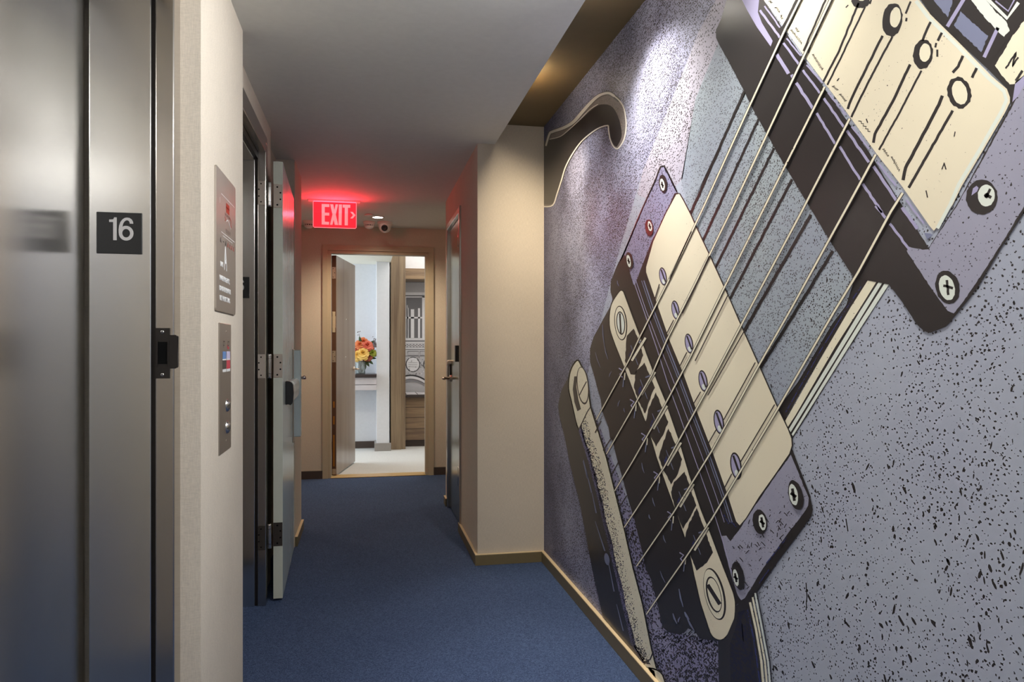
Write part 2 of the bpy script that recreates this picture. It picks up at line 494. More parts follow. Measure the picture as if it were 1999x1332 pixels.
# strike plate (black bronze, curved lip) on the frame
zc = on_y(322, 690, 2.06)[2]
sp = MB().use('dark_bronze')
sp.prism([(-0.540, zc - .066), (-0.505, zc - .066), (-0.505, zc - .040), (-0.490, zc - .040), (-0.486, zc - .036), (-0.486, zc + .044), (-0.490, zc + .048), (-0.505, zc + .048), (-0.505, zc + .066), (-0.540, zc + .066)], 1, 2.0565, 2.0600)
sp.use('void_black').box(-0.534, -0.510, 2.0560, 2.0568, zc - .028, zc + .030)
sp.use('dark_bronze').box(-0.537, -0.534, 2.0535, 2.0568, zc - .034, zc + .034).box(-0.510, -0.507, 2.0535, 2.0568, zc - .034, zc + .034)
sp.tube([(-0.487, 2.0585, zc - .036), (-0.4865, 2.062, zc - .036), (-0.4865, 2.062, zc + .044), (-0.487, 2.0585, zc + .044)], 0.0022, 8)
spo = sp.build('strike_plate', d1)
sc_ = MB(); screw(sc_, (-0.523, 2.0564, zc + .056), (0, -1, 0), .0045); screw(sc_, (-0.523, 2.0564, zc - .056), (0, -1, 0), .0045); sc_.build('strike_screw', spo)


def number_sign(name, xc, y, zc, wd, ht, label, dx=0.0):
    s = tag(empty(name, (xc, y, zc)), label, 'sign', 'floor number signs on the elevator jambs')
    MB().box(xc - wd / 2, xc + wd / 2, y - 0.003, y, zc - ht / 2, zc + ht / 2, 0.0008).build('sign_plate', s, 'sign_black')
    u = ht * .0108; ox, oz = xc + wd * .01, zc + ht * .10
    P_ = lambda a, b: (ox + a * u, oz + b * u)
    n_ = MB().use('grey_print')
    n_.prism([P_(-6.0, -25.5), (P_(-6.0, 25.5)), P_(-11.0, 25.5), P_(-13.0, 21), P_(-21.5, 20.2), P_(-21.5, 15.0), P_(-13.2, 15.0), P_(-13.2, -25.5)], 1, y - .0042, y - .0028)
    out, inn = [], []
    for i in range(25):                                       # bowl of the six
        a = 2 * math.pi * i / 24
        out.append((13.5 + 15.2 * math.cos(a), -9.2 + 16.6 * math.sin(a))); inn.append((13.5 + 8.2 * math.cos(a), -9.2 + 9.6 * math.sin(a)))
    for i in range(24): n_.prism([P_(*out[i]), P_(*out[i + 1]), P_(*inn[i + 1]), P_(*inn[i])], 1, y - .0042, y - .0028)
    arc_o = [(-1.7, -9.2), (-1.9, -2), (-0.9, 7), (1.6, 15), (6.0, 21.5), (11, 25.0), (15.5, 25.9), (20.5, 25.2), (25, 22), (27.6, 17), (28.2, 12.4)]
    arc_i = [(5.4, -9.2), (5.2, -2), (5.6, 5), (7.2, 12), (9.6, 16.4), (12.6, 19.2), (15.6, 19.9), (18.2, 19.2), (20.0, 17.2), (21.0, 14.8), (21.2, 12.4)]
    for i in range(10): n_.prism([P_(*arc_o[i]), P_(*arc_o[i + 1]), P_(*arc_i[i + 1]), P_(*arc_i[i])], 1, y - .0045, y - .0028)
    n_.build('numerals', s)
    return s


p0, p1 = on_y(188, 413.5, 2.057), on_y(277, 496.5, 2.057)
number_sign('floor_number_sign', (p0[0] + p1[0]) / 2, 2.06, (p0[2] + p1[2]) / 2, p1[0] - p0[0], 0.107, 'black floor sign with grey number 16 on the nearest steel jamb')

# ------------------------------------------------------------------ door 2: far elevator with its open fire door
d2 = tag(empty('door_2', (-0.52, 3.64, 0)), 'second elevator doorway with a grey fire door swung open beside it', 'elevator door', kind='structure')
MB().box(-0.745, -0.715, 2.60, 3.64, 0.004, 2.16, 0.003).build('door_panel', d2, 'elevator_steel')
MB().box(-0.70, -0.518, 3.64, 3.69, 0, 2.13, 0.0025, 2).build('jamb', d2, 'elevator_steel')
MB().box(-0.72, -0.518, 2.70, 3.64, 2.115, 2.135, 0.0025).build('head_jamb', d2, 'elevator_steel')
MB().box(-0.519, -0.504, 3.652, 3.69, 0, 2.14).build('jamb_groove', d2, 'dark_bronze')
MB().box(-0.519, -0.504, 2.70, 3.66, 2.125, 2.155).build('head_groove', d2, 'dark_bronze')
MB().box(-0.505, -0.467, 3.64, 3.695, 0, 2.20, 0.003, 2).build('door_frame', d2, 'frame_steel')
MB().box(-0.505, -0.467, 2.70, 3.64, 2.155, 2.235, 0.003, 2).box(-0.505, -0.467, 3.64, 3.695, 2.20, 2.235, 0.003).build('frame_head', d2, 'frame_steel')
p0, p1 = on_y(474, 541, 3.637), on_y(486.7, 582, 3.637)
number_sign('floor_number_sign', p1[0] - 0.056, 3.64, (p0[2] + p1[2]) / 2, 0.112, 0.100, 'black floor sign half hidden behind the pale wall corner, on the far elevator jamb')
# the leaf, swung flat along the wall
LY = 3.70
leaf = MB().use('pale_steel_door').box(-0.441, -0.397, LY, LY + 0.90, 0.012, 2.13, 0.002).build('door_leaf', d2)
MB().box(-0.4405, -0.3975, LY - 0.0012, LY + 0.0005, 0.013, 2.129).build('leaf_edge', leaf, 'door_edge_paint')
# exit device: chassis, touch bar with black end cap, rim cylinder
CY, zd = LY + 0.82, 0.995
MB().box(-0.397, -0.392, CY - .05, CY + .05, 0.67, 1.22, 0.002).build('lock_plate', leaf, 'hinge_steel')
MB().box(-0.397, -0.352, CY - .01, CY + .06, 0.70, 1.215, 0.004).build('exit_device_case', leaf, 'pale_steel_door')
bar = MB().use('pale_steel_door').prism([(-0.397, zd - .056), (-0.372, zd - .056), (-0.362, zd - .040), (-0.358, zd), (-0.362, zd + .040), (-0.372, zd + .054), (-0.397, zd + .054)], 1, LY + .20, CY + .03, 0.003).build('push_bar', leaf)
MB().prism([(-0.396, zd - .060), (-0.384, zd - .054), (-0.372, zd - .062), (-0.360, zd - .048), (-0.356, zd), (-0.360, zd + .048), (-0.372, zd + .060), (-0.396, zd + .064)], 1, LY + .175, LY + .202, 0.003).build('bar_cap', bar, 'black_plastic')
MB().prism([(-0.396, zd - .060), (-0.360, zd - .050), (-0.354, zd), (-0.360, zd + .050), (-0.396, zd + .060)], 1, CY + .028, CY + .045, 0.003).build('bar_cap', bar, 'black_plastic')
MB().lathe([(0, .03), (.010, .028), (.013, .020), (.010, .008), (.006, 0)], (-0.352, CY + .03, zd + .052), (1, 0, .2), 14).build('exit_device_knob', leaf, 'bright_steel')


def swing(o):                       # the leaf stands a little past flat, its free edge closer to the wall
    for v in o.data.vertices: v.co.x -= (v.co.y - LY) / .9 * .032
    for k in [k for k in bpy.data.objects if k.parent == o]: swing(k)


swing(leaf)


def hinge(parent, zc, worn=False, i=0):
    hm = 'hinge_dark' if worn else 'hinge_steel'
    h = MB().use(hm)
    yf = 3.6385
    h.box(-0.504, -0.470, yf - .0022, yf, zc - .057, zc + .057, 0.0008)
    h.box(-0.440, -0.398, LY - .0035, LY - .0012, zc - .057, zc + .057, 0.0008)
    o = h.build('hinge', parent)
    k = MB().use('bright_steel')
    k.lathe([(0, -.058), (.0085, -.058), (.0092, -.052), (.0092, .052), (.0085, .058), (0, .058)], (-0.4545, 3.668, zc), (0, 0, 1), 16)
    k.use('dark_bronze')
    for q in (-.036, .036): k.lathe([(.0094, q - .0008), (.0097, q), (.0094, q + .0008)], (-0.4545, 3.668, zc), (0, 0, 1), 16)
    k.build('hinge_pin', o)
    s_ = MB().use('void_black')
    for (x, z) in ((-0.489, .043), (-0.499, .016), (-0.499, -.016), (-0.489, -.043)):
        s_.lathe([(0, .0005), (.0036, .0005), (.0036, 0)], (x, yf - .0022, zc + z), (0, -1, 0), 12)
    for (x, z) in ((-0.422, .043), (-0.4075, .016), (-0.4075, -.016), (-0.422, -.043)):
        s_.lathe([(0, .0005), (.0042, .0005), (.0042, 0)], (x, LY - .0035, zc + z), (0, -1, 0), 12)
    s_.build('hinge_screw', o)
    return o


for py in (379, 715, 1048): hinge(d2, on_y(525, py, 3.66)[2], py > 1000)

# ------------------------------------------------------------------ sign plate and call station on the pale pier
zs = [on_x(q[0], q[1], XP) for q in ((417.7, 324), (456.9, 366), (418.4, 606.3), (455.7, 614.7))]
ya, yb, za, zb = 2.306, 2.635, 1.336, 1.770
sg = tag(empty('elevator_sign', (XP, (ya + yb) / 2, (za + zb) / 2)), 'taupe metal plate with fire emergency wording and a large letter A on pale wall', 'sign')


def rrect(x0, x1, y0, y1, r, n=5):
    pts = []
    for cx, cy, a0 in ((x1 - r, y1 - r, 0), (x0 + r, y1 - r, 90), (x0 + r, y0 + r, 180), (x1 - r, y0 + r, 270)):
        for i in range(n + 1):
            a = R(a0 + 90 * i / n); pts.append((cx + r * math.cos(a), cy + r * math.sin(a)))
    return pts


MB().prism(rrect(ya, yb, za, zb, .008), 0, XP, XP + .006, 0.0008).build('sign_plate', sg, 'plate_steel')
XS = XP + .0066


def on_sign(px, py):
    p = on_x(px, py, XS); return p[1], p[2]


def quad_x(mb, pts, x):
    f = mb.b.faces.new([mb.b.verts.new((x, a, b)) for a, b in pts])
    f.normal_update()
    if f.normal.x < 0: f.normal_flip()
    f.material_index = mb.mi


def stroke_x(mb, pts, x, wd):
    for (a, b), (c_, d_) in zip(pts, pts[1:]):
        L = math.hypot(c_ - a, d_ - b) or 1; nx, nz = -(d_ - b) / L * wd / 2, (c_ - a) / L * wd / 2
        quad_x(mb, [(a + nx, b + nz), (c_ + nx, d_ + nz), (c_ - nx, d_ - nz), (a - nx, b - nz)], x)


pm = MB().use('white_print')
ym = lambda t: ya + (yb - ya) * t
zm = lambda t: zb - (zb - za) * t
for tz in (0.165, 0.435): stroke_x(pm, [(ym(.22), zm(tz)), (ym(.93), zm(tz))], XS, .0022)
stroke_x(pm, [(ym(.30), zm(.455)), (ym(.80), zm(.455))], XS, .0018)
stroke_x(pm, [(ym(.48), zm(.33)), (ym(.55), zm(.31)), (ym(.66), zm(.335)), (ym(.72), zm(.36))], XS, .003)
stroke_x(pm, [(ym(.16), zm(.20)), (ym(.16), zm(.24))], XS, .004)
pm.use('red_print')
for i in range(4):
    quad_x(pm, [(ym(.47 + i * .045), zm(.195)), (ym(.505 + i * .045), zm(.195)), (ym(.505 + i * .045), zm(.265)), (ym(.47 + i * .045), zm(.265))], XS)
quad_x(pm, [(ym(.46), zm(.222)), (ym(.65), zm(.222)), (ym(.65), zm(.230)), (ym(.46), zm(.230))], XS)
stroke_x(pm, [(ym(.40), zm(.305)), (ym(.44), zm(.32)), (ym(.41), zm(.335))], XS, .004)
stroke_x(pm, [(ym(.66), zm(.28)), (ym(.73), zm(.30)), (ym(.70), zm(.33)), (ym(.76), zm(.345))], XS, .004)
pm.use('dark_print')
for i in range(5): stroke_x(pm, [(ym(.42 + i * .055), zm(.275)), (ym(.44 + i * .055), zm(.292 + .006 * (i % 2)))], XS, .005)
for t in (.47, .53, .60, .67): stroke_x(pm, [(ym(t), zm(.385)), (ym(t), zm(.418))], XS, .003)
for i, t in enumerate((.20, .31, .45, .56, .67, .77, .87)):             # row of small marks under the diagram
    pm.use('dark_print' if i < 3 else 'red_print')
    if i == 1: stroke_x(pm, [(ym(t), zm(.495)), (ym(t + .05), zm(.495))], XS, .003)
    else: stroke_x(pm, [(ym(t - .02), zm(.512)), (ym(t), zm(.478)), (ym(t + .025), zm(.512)), (ym(t - .01), zm(.50))], XS, .004)
    pm.use('white_print'); stroke_x(pm, [(ym(t + .028), zm(.482)), (ym(t + .03), zm(.508))], XS, .0018)
pm.build('pictogram', sg)
for body, (pxa, pya), size, sx in (('A', (440.3, 508), .108, .62), ('BANK', (433.0, 516.5), .021, .78), ('IN FIRE EMERGENCY,', (439, 546.5), .0205, .86), ('DO NOT USE ELEVATOR.', (440, 567), .0205, .82), ('USE THE EXIT STAIRS.', (439.5, 585), .0205, .86)):
    y_, z_ = on_sign(pxa, pya)
    text_mesh('lettering', body, size, 'white_print', facing((XS, y_, z_), (1, 0, 0)), sg, sx=sx, bold=.0006 if body != 'A' else .001)

cs = tag(empty('call_station', (XP, 2.464, 1.10)), 'narrow steel elevator call panel with small display and two key switches', 'call panel')
MB().box(XP, XP + .004, 2.368, 2.561, 0.895, 1.301, 0.001).build('face_plate', cs, 'plate_steel')
XK = XP + .0046
dm = MB()
for yl, yr, cols in ((2.412, 2.470, ('blue_print', 'white_print', 'dark_print', 'white_print')), (2.478, 2.540, ('lilac_print', 'white_print', 'crimson_print', 'white_print'))):
    zt, zbm = on_x(436, 686.5, XK)[2], on_x(436, 727, XK)[2]
    cuts = (0, .36, .43, .86, 1)
    for mname, a, b in zip(cols, cuts, cuts[1:]):
        dm.use(mname); quad_x(dm, [(yl, zt + (zbm - zt) * a), (yr, zt + (zbm - zt) * a), (yr, zt + (zbm - zt) * b), (yl, zt + (zbm - zt) * b)], XK)
dm.use('crimson_print'); stroke_x(dm, [(2.486, 1.232), (2.500, 1.222), (2.520, 1.226)], XK + .0003, .007)
dm.build('display', cs)
for py in (793, 836):
    z_ = on_x(440, py, XK)[2]
    k = MB().use('bright_steel').lathe([(0, .010), (.012, .010), (.014, .007), (.019, .005), (.021, 0)], (XK - .0006, 2.486, z_), (1, 0, 0), 20)
    k.use('void_black').box(XK + .0088, XK + .0098, 2.4845, 2.4875, z_ - .008, z_ + .008)
    k.build('key_switch', cs)
for yl in (2.425, 2.500):
    em = MB().use('dark_print')
    for a, b in (((0, .008), (.022, .008)), ((0, -.004), (.016, -.004)), ((0, -.012), (0, .012)), ((.022, .012), (.022, -.002))):
        stroke_x(em, [(yl + a[0], 1.236 + a[1]), (yl + b[0], 1.236 + b[1])], XK, .003)
    em.build('engraving', cs)
for q in (1.275, 0.928): sm = MB(); screw(sm, (XK - .0006, 2.474, q), (1, 0, 0), .004, mat='hinge_steel'); sm.build('plate_screw', cs)

# ------------------------------------------------------------------ door 3: room door at the end of the hall
d3 = tag(empty('door_3', (-0.33, 7.12, 0)), 'grey wood room door standing open at the end of the hall', 'door', kind='structure')
fr = MB().use('door_frame_paint')
fr.prism([(-0.404, 0), (-0.404, 2.205), (0.640, 2.205), (0.640, 0), (0.590, 0), (0.590, 2.155), (-0.355, 2.155), (-0.355, 0)], 1, 7.103, 7.24)
fr.prism([(-0.3552, 0), (-0.3552, 2.1552), (0.5902, 2.1552), (0.5902, 0), (0.560, 0), (0.560, 2.125), (-0.325, 2.125), (-0.325, 0)], 1, 7.118, 7.20)
fr.build('door_frame', d3)
MB().box(-0.33, 0.565, 7.10, 7.26, 0, 0.010, 0.003).build('threshold', d3, 'threshold_gold')
A3, LW = R(11), 0.86
Ld = Vector((math.sin(A3), math.cos(A3), 0)); Ln = Vector((Ld.y, -Ld.x, 0))
H0 = Vector((-0.325, 7.205, 0))


def leaf_box(a0, a1, t0, t1, z0, z1, name, mat, parent, bev=0.001):
    m = MB().box(a0, a1, t0, t1, z0, z1, bev)
    m.b.transform(Matrix.Translation(H0) @ Matrix((Ld, Ln, Vector((0, 0, 1)))).transposed().to_4x4())
    bmesh.ops.recalc_face_normals(m.b, faces=m.b.faces)
    return m.build(name, parent, mat)


lf = leaf_box(0, LW, 0, 0.045, 0.014, 2.118, 'door_leaf', 'door_wood', d3, 0.0015)
leaf_box(-0.0015, 0.0005, 0.002, 0.043, 0.016, 2.116, 'leaf_edge', 'door_core', lf, 0)
for zc in (1.95, 1.48, 1.15):
    hz = leaf_box(-0.004, -0.0012, 0.006, 0.040, zc - .055, zc + .055, 'hinge', 'hinge_steel', lf, 0.0006)
    m = MB().use('void_black')
    for q in (-.04, 0, .04): m.lathe([(0, .001), (.004, .001), (.004, 0)], tuple(H0 - Ld * .004 + Ln * (.016 if q else .03) + Vector((0, 0, zc + q))), tuple(-Ld), 10)
    m.build('hinge_screw', hz)
leaf_box(-0.006, -0.0012, 0.008, 0.036, 1.38, 1.58, 'door_closer_arm', 'door_frame_paint', lf, 0.002)
for z0, z1 in ((.66, .72), (.50, .58), (.10, .40)): leaf_box(-0.0035, -0.0012, 0.014, 0.030, z0, z1, 'brass_strip', 'brass_edge', lf, 0.001)
leaf_box(-0.0045, -0.0012, 0.006, 0.040, .022, .075, 'pivot_plate', 'hinge_steel', lf, 0.001)
hb = H0 + Ld * (LW - .065) + Ln * .045 + Vector((0, 0, 1.01))
hm = MB().use('hinge_steel').lathe([(0, .012), (.020, .012), (.026, .006), (.026, 0)], tuple(hb), tuple(Ln), 20)
hm.tube([hb, hb + Ln * .045, hb + Ln * .055 - Ld * .012, hb + Ln * .056 - Ld * .115], .009, 12)
hm.build('door_handle', lf)
for zz, aa in ((1.52, .5), (1.14, .47)):
    q = H0 + Ld * (LW * aa) + Ln * .045 + Vector((0, 0, zz))
    MB().lathe([(0, .003), (.005, .003), (.007, 0)], tuple(q), tuple(Ln), 12).build('peephole', lf, 'bright_steel')

# ------------------------------------------------------------------ door 4: steel service door on the right
d4 = tag(empty('door_4', (0.62, 5.25, 0)), 'narrow brushed steel service door in the right hall wall', 'door', kind='structure')
fr = MB().use('frame_steel').box(0.604, 0.72, 4.83, 4.875, 0, 2.175, 0.002).box(0.610, 0.72, 5.62, 5.665, 0, 2.175, 0.002).box(0.607, 0.72, 4.875, 5.62, 2.135, 2.175, 0.002)
fr.build('door_frame', d4)
l4 = MB().box(0.632, 0.675, 4.879, 5.616, 0.008, 2.132, 0.002).build('door_leaf', d4, 'green_steel_door')
for zc in (1.98, 0.36):
    h_ = MB().use('hinge_steel').box(0.622, 0.633, 4.90, 4.955, zc - .062, zc + .062, 0.001).build('hinge', d4)
    MB().lathe([(0, -.066), (.009, -.066), (.009, .066), (0, .066)], (0.617, 4.945, zc), (0, 0, 1), 14).build('hinge_pin', h_, 'bright_steel')
MB().box(0.585, 0.633, 4.885, 4.93, 1.135, 1.245, 0.002).build('door_coordinator', d4, 'dark_bronze')
lk = MB().use('dark_bronze').box(0.620, 0.633, 5.53, 5.575, 0.98, 1.11, 0.002)
lk.use('hinge_steel').lathe([(0, .030), (.018, .030), (.022, .022), (.022, 0)], (0.632, 5.55, 1.115), (-1, 0, 0), 18)
lk.build('deadbolt', l4)
hn = MB().use('hinge_steel').lathe([(0, .014), (.024, .014), (.028, 0)], (0.632, 5.54, 1.0), (-1, 0, 0), 18)
hn.tube([(0.632, 5.54, 1.0), (0.575, 5.54, 1.0), (0.567, 5.528, 1.0), (0.566, 5.42, 1.0)], .009, 12)
hn.build('door_handle', l4)

# ------------------------------------------------------------------ ceiling fixtures near the end of the hall
ex = tag(empty('exit_sign', (-0.24, 5.90, HC)), 'red edge-lit EXIT sign with a right arrow hanging from the ceiling', 'exit sign')
YE = 5.90
q = [on_y(*p, YE) for p in ((611, 396), (696, 398), (696, 446), (611, 445))]
x0, x1, z0, z1 = q[0][0], q[1][0], (q[2][2] + q[3][2]) / 2, HC - .012
MB().box(x0 - .036, x1 + .030, YE - .03, YE + .03, HC - .010, HC, 0.002).build('canopy', ex, 'fixture_white')
MB().box(x0 + .004, x1 - .004, YE - .008, YE + .008, HC - .014, HC - .010, 0.001).build('light_bar', ex, 'exit_lightbar')
MB().prism(rrect(x0 + .004, x1 - .004, z0 + .004, z1, .006), 1, YE - .003, YE + .003).build('sign_panel', ex, 'exit_red')
eg = MB().use('exit_edge')
eg.tube([(x0 + .003, YE, z1), (x0 + .003, YE, z0 + .010), (x0 + .010, YE, z0 + .003), (x1 - .010, YE, z0 + .003), (x1 - .003, YE, z0 + .010), (x1 - .003, YE, z1)], .0032, 8)
eg.build('panel_edge', ex)
lt = MB().use('exit_letter')


def ep(px, py): p = on_y(px, py, YE); return (p[0], p[2])


def poly_y(mb, pts, y0, y1):
    mb.prism([ep(*p) for p in pts], 1, y0, y1)


Z_ = lambda x, y: (580 + x / 9.995, 370 + y / 9.995)
GL = [[(480, 285), (630, 290), (630, 345), (540, 343), (540, 455), (628, 458), (628, 512), (540, 510), (540, 630), (625, 636), (622, 690), (480, 685)],
      [(645, 290), (705, 292), (728, 405), (752, 292), (800, 295), (755, 490), (800, 695), (735, 692), (712, 590), (690, 692), (642, 690), (690, 490)],
      [(815, 295), (875, 297), (868, 698), (808, 695)],
      [(890, 298), (1040, 302), (1038, 360), (992, 359), (990, 703), (928, 701), (930, 357), (890, 355)],
      [(1038, 438), (1085, 442), (1140, 505), (1085, 568), (1038, 566), (1090, 505)]]
for g in GL: poly_y(lt, [Z_(*p) for p in g], YE - .0046, YE - .0032)
lt.build('lettering', ex)

dl = tag(empty('ceiling_light', (0.10, 6.55, HC)), 'small glowing round downlight in the ceiling before the end door', 'ceiling light')
p = on_z(737.5, 424, HC)
dl.location = (p[0], p[1], HC)
MB().lathe([(.042, 0), (.060, -.001), (.062, -.004), (.060, -.006), (.044, -.004), (.042, 0)], (p[0], p[1], HC), (0, 0, 1), 28).build('trim_ring', dl, 'fixture_white')
MB().lathe([(0, -.004), (.030, -.005), (.044, -.003)], (p[0], p[1], HC), (0, 0, 1), 24).build('lens', dl, 'lamp_glow')
p = on_z(721, 419, HC)
sc = tag(empty('sprinkler_cover', (p[0], p[1], HC)), 'flat white round sprinkler cover beside the glowing downlight', 'sprinkler')
MB().lathe([(0, -.010), (.040, -.010), (.043, -.008), (.043, -.005), (.036, -.004), (.034, 0)], (p[0], p[1], HC), (0, 0, 1), 28).build('cover_disc', sc, 'fixture_white')


def detector(px, py, label, r=0.055):
    p = on_z(px, py, HC)
    d = tag(empty('smoke_detector', (p[0], p[1], HC)), label, 'smoke detector', 'smoke detectors on the ceiling')
    MB().lathe([(0, -.014), (r * .95, -.014), (r, -.010), (r, 0)], (p[0], p[1], HC), (0, 0, 1), 28).build('base', d, 'fixture_white')
    b = MB().lathe([(0, -.066), (r * .35, -.064), (r * .62, -.056), (r * .78, -.046), (r * .80, -.040)], (p[0], p[1], HC), (0, 0, 1), 28)
    b.build('sensor_head', d, 'fixture_white')
    m = MB().use('void_black').lathe([(r * .62, -.044), (r * .62, -.030)], (p[0], p[1], HC), (0, 0, 1), 24)
    m.use('fixture_white').lathe([(0, -.032), (r * .86, -.030), (r * .92, -.022), (r * .95, -.013)], (p[0], p[1], HC), (0, 0, 1), 28)
    for i in range(12):
        a = i * math.pi / 6
        m.box(p[0] + r * .70 * math.cos(a) - .003, p[0] + r * .70 * math.cos(a) + .003, p[1] + r * .70 * math.sin(a) - .003, p[1] + r * .70 * math.sin(a) + .003, HC - .046, HC - .030)
    m.build('vent_ring', d)
    return d


detector(720.5, 433, 'white smoke detector next to the dome camera')
detector(603, 432, 'white smoke detector mostly hidden behind the red exit sign')
p = on_z(751.5, 434, HC)
cm = tag(empty('security_camera', (p[0], p[1], HC)), 'white dome security camera with a black lens on the ceiling', 'camera')
P = Vector((p[0], p[1], HC))
MB().lathe([(0, -.020), (.066, -.020), (.070, -.015), (.070, 0)], tuple(P), (0, 0, 1), 32).build('base', cm, 'fixture_white')
MB().lathe([(0, -.098)] + [(.056 * math.cos(a), -.042 - .056 * math.sin(a)) for a in [R(80 - 10 * i) for i in range(9)]] + [(.060, -.022), (.058, -.018)], tuple(P), (0, 0, 1), 32).build('eyeball', cm, 'fixture_white')
ln = Vector((-.10, -.92, -.30)).normalized(); e0 = P + Vector((0, 0, -.044)) + ln * .053
MB().lathe([(0, .004), (.018, .006), (.026, .008), (.029, .004), (.029, -.008)], tuple(e0), tuple(ln), 24).build('lens', cm, 'black_plastic')

# ------------------------------------------------------------------ the bright room beyond the end door
struct('ceiling_room', MB().use('room_ceiling').box(-2.5, 0.29, 7.24, 11, 2.27, 2.80).box(0.29, 2.6, 7.24, 11, 2.62, 2.8))
struct('wall_room_left', MB().box(-2.5, -2.4, 7.24, 11, 0, 2.8), 'white_paint')
struct('wall_room_right', MB().box(1.9, 2.6, 7.24, 11, 0, 2.8), 'white_paint')
struct('wall_room_back', MB().box(-2.5, 0.27, 9.22, 9.3, 0, 2.3), 'white_paint')
struct('wall_room_niche', MB().box(0.2, 2.0, 9.72, 9.8, 0, 2.8), 'white_paint')
struct('trim_1', MB().box(-2.4, 0.13, 9.20, 9.22, 0, 0.085, .002), 'baseboard_dark')
struct('wall_room_column', MB().box(0.120, 0.272, 8.92, 9.25, 0, 2.27, .002), 'white_paint')
struct('baseboard_column', MB().box(0.098, 0.292, 8.898, 8.92, 0, 0.095, .002).box(0.098, 0.120, 8.92, 9.22, 0, 0.095, .002), 'baseboard_grey')
cv = tag(empty('cove_light', (1.1, 8.6, 2.6)), 'bright white lit ceiling cove in the room beyond the door', 'ceiling light')
MB().box(0.36, 1.85, 7.5, 9.6, 2.600, 2.606).build('diffuser', cv, 'cove_glow')
MB().box(0.33, 1.88, 7.47, 9.63, 2.606, 2.620, .002).build('housing', cv, 'fixture_white')

wp = tag(empty('wood_pilaster', (0.37, 9.1, 0)), 'tall brown wood pilaster between the white column and the photo mural', 'pilaster')
MB().box(0.292, 0.420, 9.00, 9.30, 0.0, 2.40, .002).build('front_board', wp, 'panel_wood')
MB().box(0.421, 0.470, 9.02, 9.72, 0.0, 2.40, .002).build('side_board', wp, 'panel_wood')
hd = tag(empty('wood_header', (0.85, 9.4, 2.2)), 'light wood beam across the top of the photo mural', 'beam')
MB().box(0.472, 1.85, 9.30, 9.70, 2.105, 2.24, .002).build('beam_board', hd, 'panel_wood_cross')
bn = tag(empty('window_bench', (0.9, 9.3, 0)), 'dark wood built-in bench below the photo mural', 'bench')
MB().box(0.472, 1.85, 9.22, 9.70, 0.085, 0.62, .002).build('body', bn, 'panel_wood_cross')
MB().box(0.472, 1.85, 9.16, 9.70, 0.62, 0.655, .003).build('top', bn, 'slab_dark')
MB().box(0.472, 1.85, 9.26, 9.70, 0.0, 0.085).build('plinth', bn, 'baseboard_dark')
for i in range(4):
    MB().box(0.49 + i * .14, 0.62 + i * .14, 9.17, 9.60, 0.655, 0.663, .002).build('seat_slat', bn, 'console_white')
for z_ in (.22, .36, .49):
    MB().box(0.473, 1.85, 9.2185, 9.2200, z_, z_ + .006).build('board_joint', bn, 'slab_dark')

ds = tag(empty('console_table', (-0.2, 9.0, 0)), 'white wall-hung console with dark stone top under the flowers', 'table')
MB().box(-0.9, 0.118, 8.80, 9.20, 0.885, 0.925, .003).build('top', ds, 'slab_dark')
MB().box(-0.9, 0.118, 8.83, 9.20, 0.80, 0.885, .002).build('drawer_front', ds, 'console_white')
MB().box(-0.9, 0.118, 8.815, 9.20, 0.735, 0.795, .002).build('drawer_front', ds, 'console_white')

# flowers
px_ = on_y(706, 690, 8.93)
fx, fy = px_[0] - .015, 8.95
fl = tag(empty('flower_arrangement', (fx, fy, .925)), 'orange and yellow flower bouquet in a glass vase on the console', 'flowers')
vs = MB().use('vase_glass').lathe([(0, .004), (.052, 0), (.058, .01), (.060, .15), (.056, .153), (.054, .148), (.053, .012), (0, .01)], (fx, fy, .925), (0, 0, 1), 28)
vs.build('vase', fl)
stm = MB().use('twig_brown')
for i in range(9):
    a = i * .7; stm.tube([(fx + .02 * math.cos(a), fy + .02 * math.sin(a), .937), (fx - .02 * math.cos(a), fy - .02 * math.sin(a), 1.02), (fx + .06 * math.cos(a + 2), fy + .05 * math.sin(a + 2), 1.12)], .004, 6)
stm.build('stem', fl)


def bloom(cx, cy, cz, r, mat, name='blossom', layers=5):
    m = MB().use(mat)
    for L in range(layers):
        t = L / (layers - 1); n = 5 + 2 * L; th = R(8 + 100 * t)
        for k in range(n):
            a = 2 * math.pi * (k + .5 * (L % 2)) / n + random.uniform(-.15, .15)
            up = Vector((0, -.80, .60)); ex_, ey_ = Vector((1, 0, 0)), Vector((0, .60, .80))
            out = ex_ * math.cos(a) + ey_ * math.sin(a); sd = ey_ * math.cos(a) - ex_ * math.sin(a)
            d0 = (up * math.cos(th * .6) + out * math.sin(th * .6)).normalized(); d1 = (up * math.cos(th) + out * math.sin(th)).normalized()
            rr = r * random.uniform(.85, 1.1); wd = r * (.30 + .18 * t)
            b0 = Vector((cx, cy, cz)); p1 = b0 + d0 * rr * .6; p2 = b0 + d1 * rr
            v = [m.b.verts.new(x) for x in (b0, p1 + sd * wd, p2 + sd * wd * .7, p2 + d1 * rr * .07, p2 - sd * wd * .7, p1 - sd * wd)]
            f = m.b.faces.new(v); f.material_index = m.mi
    return m.build(name, fl)


def spot(px, py, dy=0.0): return on_y(px, py, fy + dy)


